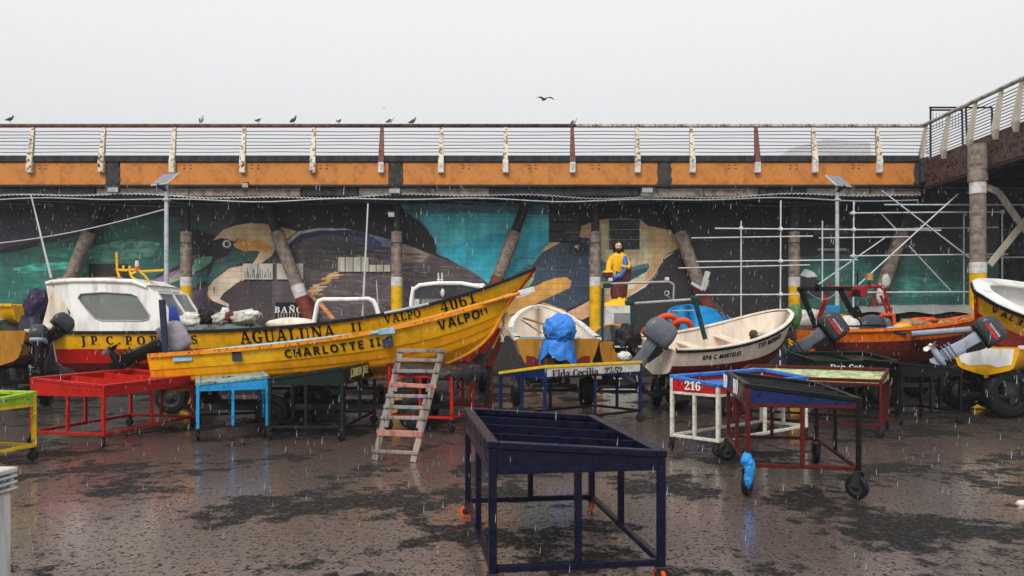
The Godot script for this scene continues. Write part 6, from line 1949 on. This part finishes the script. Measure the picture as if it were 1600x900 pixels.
	for q in [[1344, 1401, 0], [1403, 1448, 1], [1450, 1497, 1], [1499, 1542, 0]]:
		for lv in 2:
			var kk := 20.4 / FOC
			var c0: float = (q[0] + q[1]) / 2.0
			var cr := thing("black_crate", ["upper", "lower"][lv] + " black crate " + {1344: "behind the red winch frame", 1403: "with grey label nearest the red frame", 1450: "with grey label near the numbered boat", 1499: "beside the side walkway column"}[q[0]], "crate", W((c0 - 800) * kk, 20.75, 0.98 if lv == 0 else 0.0), "black crates under the grey cover")
			var w: float = (q[1] - q[0]) * kk
			st = mb()
			cbox(st, Vector3(0, 0.46, 0), Vector3(w, 0.92, 0.7), Basis(), 0.03)
			obj("body", st, M.crate_black, cr)
			st = mb()
			cbox(st, Vector3(0, 0.945, 0), Vector3(w + 0.03, 0.05, 0.73), Basis(), 0.015)
			obj("lid", st, M.crate_black, cr)
			if lv == 0:
				st = mb()
				cbox(st, Vector3(0, 0.72, 0.353), Vector3(w - 0.1, 0.3, 0.012), Basis(), 0.004)
				obj("label_plate", st, M.slate, cr)
				flat_words("lettering", "CRODERODA", "sans", 0.11, Vector3(0, 0.70, 0.362), Basis(), M.letter_white, cr, 0.05, 0.75 * w / 0.75)
	# bag tied to the table leg, litter, crates
	pile("blue_bag", "torn bright blue plastic bag tied to the foot of the black topped table", "bag", P(1168, 735, 7.62), [[Vector3(-0.01, 0.09, 0), Vector3(0.05, 0.07, 0.05), M.bag_blue, 0.7], [Vector3(0.015, 0.0, 0.01), Vector3(0.045, 0.12, 0.04), M.bag_blue, 0.6], [Vector3(0.005, -0.09, 0.01), Vector3(0.035, 0.07, 0.035), M.bag_blue, 0.6]], "fold")
	pile("litter", "pale crumpled scrap lying on the wet ground at the picture edge", "litter", P(1597, 784, 7.38), [[Vector3(0, -0.02, 0), Vector3(0.055, 0.035, 0.04), M.boat_cream, 0.5]], "fold")
	var cs := thing("plastic_crate", "stack of dirty white plastic crates cut by the picture edge", "crate", W(-3.0, 4.6))
	st = mb()
	cbox(st, Vector3(-0.19, 0.34, 0), Vector3(0.41, 0.68, 0.36), Basis(Vector3.UP, -0.05), 0.02)
	obj("body", st, M.plastic_white, cs)
	for j in 4:
		st = mb()
		cbox(st, Vector3(-0.19, 0.70 + j * 0.036, 0), Vector3(0.45, 0.014 if j < 3 else 0.03, 0.40), Basis(Vector3.UP, -0.05), 0.005)
		obj("rim_band", st, M.plastic_white, cs)
	for s in [-0.38, -0.19, 0.0]:
		for z in [-0.18, 0.18]:
			st = mb()
			cbox(st, Vector3(s, 0.75, z), Vector3(0.03, 0.13, 0.03), Basis(), 0.004)
			obj("rim_rib", st, M.plastic_white, cs)
	build_statue()
	var sb := thing("broken_boards", "pale splintered boards nailed to the red foot of a leaning prop", "board", P(1098, 452, 23.95))
	for q in [[1080, 442, 1099, 453, 0.09], [1098, 454, 1106, 424, 0.16], [1082, 444, 1096, 452, 0.05], [1102, 452, 1107, 438, 0.06]]:
		st = mb()
		bar(st, P(q[0], q[1], 23.95) - sb.position, P(q[2], q[3], 23.9) - sb.position, q[4], 0.04, Vector3.BACK, 0.012)
		obj("board", st, M.plastic_white, sb)
	pile("pale_rag", "pale rag hanging from the leaning prop behind the red frame", "rag", P(1380, 455, 23.8), [[Vector3(0.08, 0.3, 0), Vector3(0.13, 0.2, 0.08), M.bag_white, 0.4], [Vector3(-0.08, -0.1, 0), Vector3(0.11, 0.3, 0.08), M.bag_white, 0.4]], "fold")
	# red frame beam at the bow of the plank boat (a cradle)
	var cradle := thing("bow_cradle", "red and yellow timber cradle under the bow of the plank boat", "cradle", P(775, 620, 13.6))
	for q in [[[782, 513], [752, 552], "boat_red", 0.09], [[787, 520], [764, 572], "boat_maroon", 0.11], [[783, 518], [770, 545], "boat_yellow", 0.05]]:
		st = mb()
		bar(st, P(q[0][0], q[0][1], 13.5) - cradle.position, P(q[1][0], q[1][1], 13.5) - cradle.position, q[3], 0.08, Vector3.BACK, 0.01)
		obj("timber", st, M[q[2]], cradle)
	st = mb()
	bar(st, P(766, 560, 13.6) - cradle.position, Vector3(P(760, 0, 13.6).x, 0, -13.6) - cradle.position, 0.1, 0.1, Vector3.BACK)
	obj("foot", st, M.dark_steel, cradle)
	var rope := thing("mooring_rope", "green and white rope hanging from the bow of the plank boat", "rope", P(788, 500, 13.2))
	st = mb(1)
	for j in 4:
		var pts := []
		for k in 12:
			pts.append(P(793 - j * 2 - k * 0.5 + 2.0 * sin(k * 1.1 + j), 488 + k * 4.2, 13.15 + 0.03 * j) - rope.position)
		tube(st, pts, 0.014, 6)
	obj("strands", st, M.net_white, rope)

# ---------------------------------------------------------------- saint on a pedestal
func build_statue():
	var z := 19.6
	var k := z / FOC
	var base := W((966 - 800) * k, z)
	var pd := thing("pedestal", "white plastered pedestal with a worn inscription plaque under the statue", "pedestal", base)
	var y1 := EYE - (478 - 500) * k
	var st := mb()
	var rings := []
	st.set_smooth_group(-1)
	for e in [[0.0, 0.42], [y1 - 0.06, 0.345], [y1, 0.345]]:
		rings.append([Vector3(-e[1], e[0], -e[1]), Vector3(e[1], e[0], -e[1]), Vector3(e[1], e[0], e[1]), Vector3(-e[1], e[0], e[1])])
	skin(st, rings, true)
	quad(st, rings[2][0], rings[2][1], rings[2][2], rings[2][3])
	obj("block", st, M.pedestal_white, pd)
	st = mb()
	cbox(st, Vector3(0.06, y1 - 0.45, 0.375), Vector3(0.42, 0.55, 0.02), Basis(Vector3.RIGHT, -0.04))
	var pq := obj("plaque", st, M.grey_cover, pd)
	var t := thing("saint_statue", "painted statue of a bearded saint in yellow shirt and brown robe holding a basket", "statue", base + Vector3(0, y1, 0))
	var H := func(py): return (478.0 - py) * k
	st = mb(1)                                             # yellow rock and hem
	rings = []
	for e in [[0.0, 0.33, 0.22, -0.03], [0.06, 0.31, 0.21, -0.03], [0.10, 0.22, 0.17, 0.0], [0.15, 0.17, 0.15, 0.03], [0.2, 0.13, 0.12, 0.05]]:
		var r := sup(Vector3(e[3], e[0], 0), Basis(Vector3.RIGHT, Vector3.FORWARD, Vector3.UP), e[1], e[2], 22, 0.9)
		for i in r.size():
			r[i] += Vector3(0.015 * sin(i * 2.4 + e[0] * 9), 0.02 * sin(i * 1.7) * signf(e[0]), 0.02 * sin(i * 3.1))
		rings.append(r)
	skin(st, rings, true)
	cap(st, rings[4], Vector3(0, 0.1, 0))
	obj("rock_base", st, M.statue_yellow, t)
	st = mb(1)                                             # brown robe falling from the left shoulder
	rings = []
	for e in [[0.13, 0.15, 0.12, 0.02], [0.3, 0.19, 0.15, 0.02], [0.5, 0.19, 0.15, 0.03], [0.7, 0.2, 0.15, 0.03], [0.82, 0.205, 0.15, 0.04], [0.88, 0.17, 0.12, 0.05]]:
		var r := sup(Vector3(e[3], e[0], -0.01), Basis(Vector3.RIGHT, Vector3.FORWARD, Vector3.UP), e[1], e[2], 28, 0.95)
		for i in r.size():
			var q: Vector3 = r[i]
			r[i] = q + Vector3(q.x - e[3], 0, q.z) * 0.13 * sin(i * 2.0 + e[0] * 1.5)
		rings.append(r)
	skin(st, rings, true)
	obj("robe", st, M.statue_brown, t)
	st = mb(1)
	tube(st, [Vector3(0.13, 1.22, -0.03), Vector3(0.22, 1.1, -0.02), Vector3(0.245, 0.9, 0.0), Vector3(0.225, 0.7, 0.03), Vector3(0.2, 0.5, 0.02)], [0.07, 0.09, 0.085, 0.075, 0.03], 12)
	obj("mantle", st, M.statue_brown, t)
	st = mb(1)                                             # body: torso, sleeves
	rings = []
	for e in [[0.74, 0.17, 0.13, 0.0], [0.85, 0.155, 0.125, 0.01], [1.0, 0.17, 0.135, 0.015], [1.15, 0.2, 0.135, 0.015], [1.25, 0.185, 0.115, 0.015], [1.3, 0.1, 0.085, 0.015], [1.335, 0.06, 0.06, 0.015]]:
		var r := sup(Vector3(e[3], e[0], 0), Basis(Vector3.RIGHT, Vector3.FORWARD, Vector3.UP), e[1], e[2], 22, 0.9)
		for i in r.size():
			r[i] += Vector3(0, 0, 0.012 * sin(i * 2.6 + e[0] * 14))
		rings.append(r)
	skin(st, rings, true)
	tube(st, [Vector3(-0.15, 1.2, 0.0), Vector3(-0.22, 1.02, 0.03), Vector3(-0.25, 0.88, 0.09), Vector3(-0.23, 0.82, 0.17)], [0.075, 0.075, 0.07, 0.05], 12)
	tube(st, [Vector3(0.16, 1.2, 0.02), Vector3(0.24, 1.02, 0.06), Vector3(0.22, 0.92, 0.15), Vector3(0.12, 0.95, 0.19)], [0.07, 0.065, 0.06, 0.045], 12)
	obj("shirt", st, M.statue_yellow, t)
	st = mb(1)
	tube(st, [Vector3(-0.2, 0.75, 0.11), Vector3(-0.1, 0.69, 0.165), Vector3(0.03, 0.73, 0.175), Vector3(0.13, 0.86, 0.16), Vector3(0.16, 1.04, 0.13), Vector3(0.15, 1.2, 0.07)], [0.05, 0.065, 0.065, 0.05, 0.07, 0.06], 12)
	obj("sash", st, M.statue_blue, t)
	st = mb(1)                                             # basket in the hand
	tube(st, [Vector3(-0.28, 0.66, 0.19), Vector3(-0.28, 0.72, 0.19), Vector3(-0.28, 0.8, 0.19)], [0.08, 0.115, 0.125], 16)
	obj("basket", st, M.statue_brown, t)
	st = mb(1)
	lump(st, Vector3(-0.28, 0.81, 0.19), Vector3(0.12, 0.05, 0.1), 4, 0.4, 2.0, 16, 10)
	obj("loaves", st, M.statue_yellow, t)
	for s in [-1, 1]:                                      # hands with fingers
		st = mb(1)
		var c := Vector3(-0.2, 0.82, 0.22) if s < 0 else Vector3(0.09, 0.955, 0.2)
		var dir := Vector3(-0.6, -0.35, 0.5).normalized() if s < 0 else Vector3(-0.8, 0.35, 0.2).normalized()
		tube(st, [c - dir * 0.05, c, c + dir * 0.04], [0.03, 0.038, 0.034], 10)
		for f in 4:
			var off := Vector3(0, (f - 1.5) * 0.017, 0.0)
			var l: float = [0.05, 0.06, 0.056, 0.042][f]
			tube(st, [c + dir * 0.03 + off, c + dir * (0.04 + l * 0.5) + off + Vector3(0, -0.004, 0.005), c + dir * (0.035 + l) + off + Vector3(0, -0.02, 0)], [0.011, 0.01, 0.008], 7)
		tube(st, [c + Vector3(0, 0.02, 0.015), c + dir * 0.03 + Vector3(0, 0.05, 0.02)], [0.012, 0.009], 7)
		obj("hand", st, M.statue_skin, t)
	st = mb(1)                                             # head
	var hc := Vector3(0.0, 1.44, 0.02)
	rings = []
	for e in [[-0.12, 0.035, 0.045, 0.02], [-0.09, 0.06, 0.075, 0.015], [-0.04, 0.078, 0.095, 0.0], [0.02, 0.085, 0.1, 0.0], [0.07, 0.075, 0.09, -0.005], [0.105, 0.045, 0.055, -0.01], [0.115, 0.005, 0.005, -0.01]]:
		rings.append(sup(hc + Vector3(0, e[0], e[3]), Basis(Vector3.RIGHT, Vector3.FORWARD, Vector3.UP), e[1], e[2], 18, 1.0))
	skin(st, rings, true)
	tube(st, [hc + Vector3(0, 0.01, 0.095), hc + Vector3(0, -0.02, 0.118), hc + Vector3(0, -0.032, 0.1)], [0.009, 0.016, 0.012], 8)
	for s in [-1, 1]:
		lump(st, hc + Vector3(s * 0.086, 0.0, 0.0), Vector3(0.012, 0.026, 0.018), 2, 0.0, 1.0, 8, 6)
	tube(st, [Vector3(0.012, 1.28, 0.0), hc + Vector3(0, -0.09, 0.0)], 0.05, 12)
	var hd := obj("head", st, M.statue_skin, t)
	st = mb(1)
	for s in [-1, 1]:
		lump(st, hc + Vector3(s * 0.034, 0.012, 0.094), Vector3(0.013, 0.008, 0.008), 2, 0.0, 1.0, 8, 6)
		tube(st, [hc + Vector3(s * 0.015, 0.034, 0.1), hc + Vector3(s * 0.055, 0.036, 0.088)], 0.006, 6)
	obj("eyes", st, M.statue_hair, hd)
	st = mb(1)
	tube(st, [hc + Vector3(-0.025, -0.058, 0.098), hc + Vector3(0.025, -0.058, 0.098)], 0.006, 6)
	obj("mouth", st, M.column_red, hd)
	st = mb(1)                                             # hair and beard
	lump(st, hc + Vector3(0, 0.05, -0.035), Vector3(0.102, 0.095, 0.1), 6, 0.15, 2.4, 20, 14)
	for s in [-1, 1]:
		tube(st, [hc + Vector3(s * 0.07, 0.07, 0.01), hc + Vector3(s * 0.098, 0.0, -0.01), hc + Vector3(s * 0.1, -0.09, -0.01), hc + Vector3(s * 0.08, -0.15, 0.0)], [0.03, 0.036, 0.036, 0.02], 10)
		tube(st, [hc + Vector3(s * 0.078, -0.02, 0.05), hc + Vector3(s * 0.06, -0.075, 0.075), hc + Vector3(0, -0.115, 0.08)], [0.016, 0.028, 0.035], 10)
		tube(st, [hc + Vector3(0, -0.042, 0.106), hc + Vector3(s * 0.04, -0.055, 0.095)], 0.010, 6)
	lump(st, hc + Vector3(0, -0.12, 0.06), Vector3(0.05, 0.06, 0.04), 8, 0.2, 2.4, 14, 10)
	obj("hair_and_beard", st, M.statue_hair, hd)

# ---------------------------------------------------------------- lamps, cable, birds
func build_lamps_and_birds():
	var st
	for q in [[260, 16.9, 290, 1.0, "solar street lamp behind the white cabin boat"], [1308, 18.6, 292, -1.0, "solar street lamp behind the orange workboat"]]:
		var z: float = q[1]
		var k := z / FOC
		var base := W((q[0] - 800.0) * k, z)
		var t := thing("solar_lamp", q[4], "street lamp", base, "solar street lamps")
		var yt: float = EYE - (q[2] - 500.0) * k
		st = mb()
		tube(st, [Vector3.ZERO, Vector3(0, 2.0, 0), Vector3(0, yt, 0)], [0.055, 0.05, 0.04], 14)
		obj("pole", st, M.lamp_steel, t)
		st = mb()
		tube(st, [Vector3.ZERO, Vector3(0, 0.03, 0)], 0.16, 16)
		obj("base_plate", st, M.lamp_steel, t)
		var pb := Basis(Vector3.UP, -0.5 * q[3]) * Basis(Vector3.RIGHT, 0.72) if q[3] > 0 else Basis(Vector3.UP, 0.45) * Basis(Vector3.RIGHT, 0.72)
		var pc := Vector3(-0.03 * q[3], yt + 0.13, 0)
		st = mb()
		cbox(st, pc, Vector3(0.5, 0.03, 0.42), pb, 0.008)
		var pn := obj("solar_panel", st, M.plastic_white, t)
		st = mb()
		cbox(st, pc + pb * Vector3(0, 0.018, 0), Vector3(0.46, 0.008, 0.38), pb, 0.002)
		obj("cells", st, M.panel_glass, pn)
		st = mb()
		bar(st, Vector3(0, yt - 0.12, 0), Vector3(-0.14 * q[3], yt + 0.02, 0.12), 0.1, 0.05, Vector3.UP, 0.02)
		obj("lamp_head", st, M.dark_steel, t)
		st = mb()
		cbox(st, Vector3(0, yt - 0.3, 0), Vector3(0.13, 0.05, 0.13), Basis(), 0.01)
		obj("collar", st, M.lamp_steel, t)
	var cb := thing("slack_cable", "thin twisted cable sagging from the lamp pole to the picture edge", "cable", P(130, 355, 17))
	st = mb()
	var pts := []
	for i in 41:
		var f := i / 40.0
		pts.append(P(lerpf(258, -60, f), lerpf(327, 386, f) + 9.0 * sin(PI * f), lerpf(16.88, 18.2, f)) - cb.position)
	tube(st, pts, 0.014, 6)
	obj("strand", st, M.cable_pale, cb)
	var n := 0
	for q in [[16, 190, 0.9, "dark gull perched on the rail at the left end"], [315, 191, -0.9, "small gull perched on the rail above the solar lamp side"], [404, 191.5, 1.0, "gull with dark wing perched second along the middle rail"], [459, 191.5, -0.4, "gull facing the yard perched above the toilet sign"], [530, 192.5, 1.2, "gull perched on the rail just left of the tall white antenna"], [610, 192.5, 0.1, "gull perched directly above the middle bare joint"], [645, 193.5, 0.4, "gull perched nearest to the turquoise paint"], [897, 194.5, -0.7, "lone gull perched on the rail above the saint statue"]]:
		gull(P(q[0], q[1] + 1.6, VZ), q[2], q[3], n)
		n += 1
	flying_gull(P(851, 155, 24.0), 1.0, "grey winged gull flying above the rail", 0.30)
	flying_gull(P(600, 168.5, 90.0), 0.5, "tiny far gull flying in the pale sky", 0.5)
func gull(at: Vector3, yaw: float, label: String, n: int):
	at.y += 0.005
	var t := thing("perched_gull", label, "gull", at, "gulls perched on the walkway rail")
	t.basis = Basis(Vector3.UP, yaw) * Basis.from_scale(Vector3(0.62, 0.95, 0.8))
	var st := mb(1)
	# one body from tail to bill base
	var p := [Vector3(-0.20, 0.045, 0), Vector3(-0.14, 0.065, 0), Vector3(-0.05, 0.095, 0), Vector3(0.04, 0.12, 0), Vector3(0.09, 0.155, 0), Vector3(0.105, 0.195, 0), Vector3(0.125, 0.215, 0), Vector3(0.15, 0.212, 0)]
	tube(st, p, [0.008, 0.028, 0.055, 0.058, 0.042, 0.034, 0.033, 0.012], 14)
	obj("body", st, M.gull_white if n % 3 != 0 else M.gull_grey, t)
	for s in [-1, 1]:
		st = mb(1)
		tube(st, [Vector3(0.05, 0.135, s * 0.045), Vector3(-0.03, 0.12, s * 0.058), Vector3(-0.13, 0.08, s * 0.04), Vector3(-0.24, 0.045, s * 0.012)], [0.014, 0.032, 0.026, 0.006], 10)
		obj("wing", st, M.gull_grey, t)
		st = mb()
		tube(st, [Vector3(-0.005, 0.07, s * 0.022), Vector3(0.0, 0.0, s * 0.022)], 0.006, 6)
		bar(st, Vector3(-0.01, 0.003, s * 0.022), Vector3(0.035, 0.003, s * 0.022), 0.028, 0.006)
		obj("leg", st, M.gull_beak, t)
	st = mb()
	tube(st, [Vector3(0.145, 0.211, 0), Vector3(0.175, 0.208, 0), Vector3(0.19, 0.198, 0)], [0.012, 0.009, 0.002], 8)
	obj("bill", st, M.gull_beak, t)
func flying_gull(at: Vector3, sc: float, label: String, half: float):
	var t := thing("flying_gull", label, "gull", at)
	t.basis = Basis(Vector3.BACK, 0.12) * Basis(Vector3.UP, 0.5) * Basis.from_scale(Vector3.ONE * sc * half / 0.30)
	var st := mb(1)
	tube(st, [Vector3(0, 0.0, 0.17), Vector3(0, 0.0, 0.1), Vector3(0, 0.0, 0.0), Vector3(0, 0.01, -0.09), Vector3(0, 0.02, -0.13), Vector3(0, 0.02, -0.155)], [0.006, 0.02, 0.038, 0.033, 0.024, 0.008], 12)
	obj("body", st, M.gull_pink, t)
	for s in [-1, 1]:
		st = mb(1)
		var a := []
		for e in [[0.02, 0.012, 0.05, 0.014], [0.12, 0.055, 0.055, 0.012], [0.2, 0.06, 0.048, 0.009], [0.27, 0.03, 0.03, 0.006], [0.335, -0.02, 0.006, 0.003]]:
			a.append(sup(Vector3(s * e[0], e[1], -0.02 + e[0] * 0.12), Basis(Vector3.BACK, Vector3.UP, Vector3.RIGHT), e[2], e[3], 12, 1.0))
		skin(st, a, true)
		cap(st, a[0], a[1][0]); cap(st, a[4], a[3][0])
		obj("wing", st, M.gull_grey if s < 0 else M.gull_pink, t)
# falling drops, scattered through the air of the yard
func build_rain():
	var st := mb(1)
	tube(st, [Vector3(0, 0.5, 0), Vector3(0, 0.2, 0), Vector3(0, -0.25, 0), Vector3(0, -0.45, 0), Vector3(0, -0.5, 0)], [0.02, 0.06, 0.11, 0.09, 0.02], 6)
	st.generate_normals()
	var mm := MultiMesh.new()
	mm.transform_format = MultiMesh.TRANSFORM_3D
	mm.mesh = st.commit()
	var rng := RandomNumberGenerator.new()
	rng.seed = 77
	var n := 5200
	mm.instance_count = n
	for i in n:
		var z := sqrt(rng.randf_range(16.0, 530.0))
		var l := rng.randf_range(0.025, 0.045)
		var bs := Basis(Vector3.BACK, rng.randf_range(-0.12, 0.0)) * Basis.from_scale(Vector3(l * 0.3, l * 1.25, l * 0.3))
		mm.set_instance_transform(i, Transform3D(bs, Vector3(rng.randf_range(-0.72, 0.72) * z, rng.randf_range(0.05, minf(5.2, 1.7 + 0.17 * z)), -z)))
	var o := MultiMeshInstance3D.new()
	o.multimesh = mm
	o.material_override = M.drop
	o.name = "rain"
	o.set_meta("kind", "stuff")
	o.set_meta("label", "falling raindrops in the air over the yard")
	o.set_meta("category", "rain")
	add_child(o)
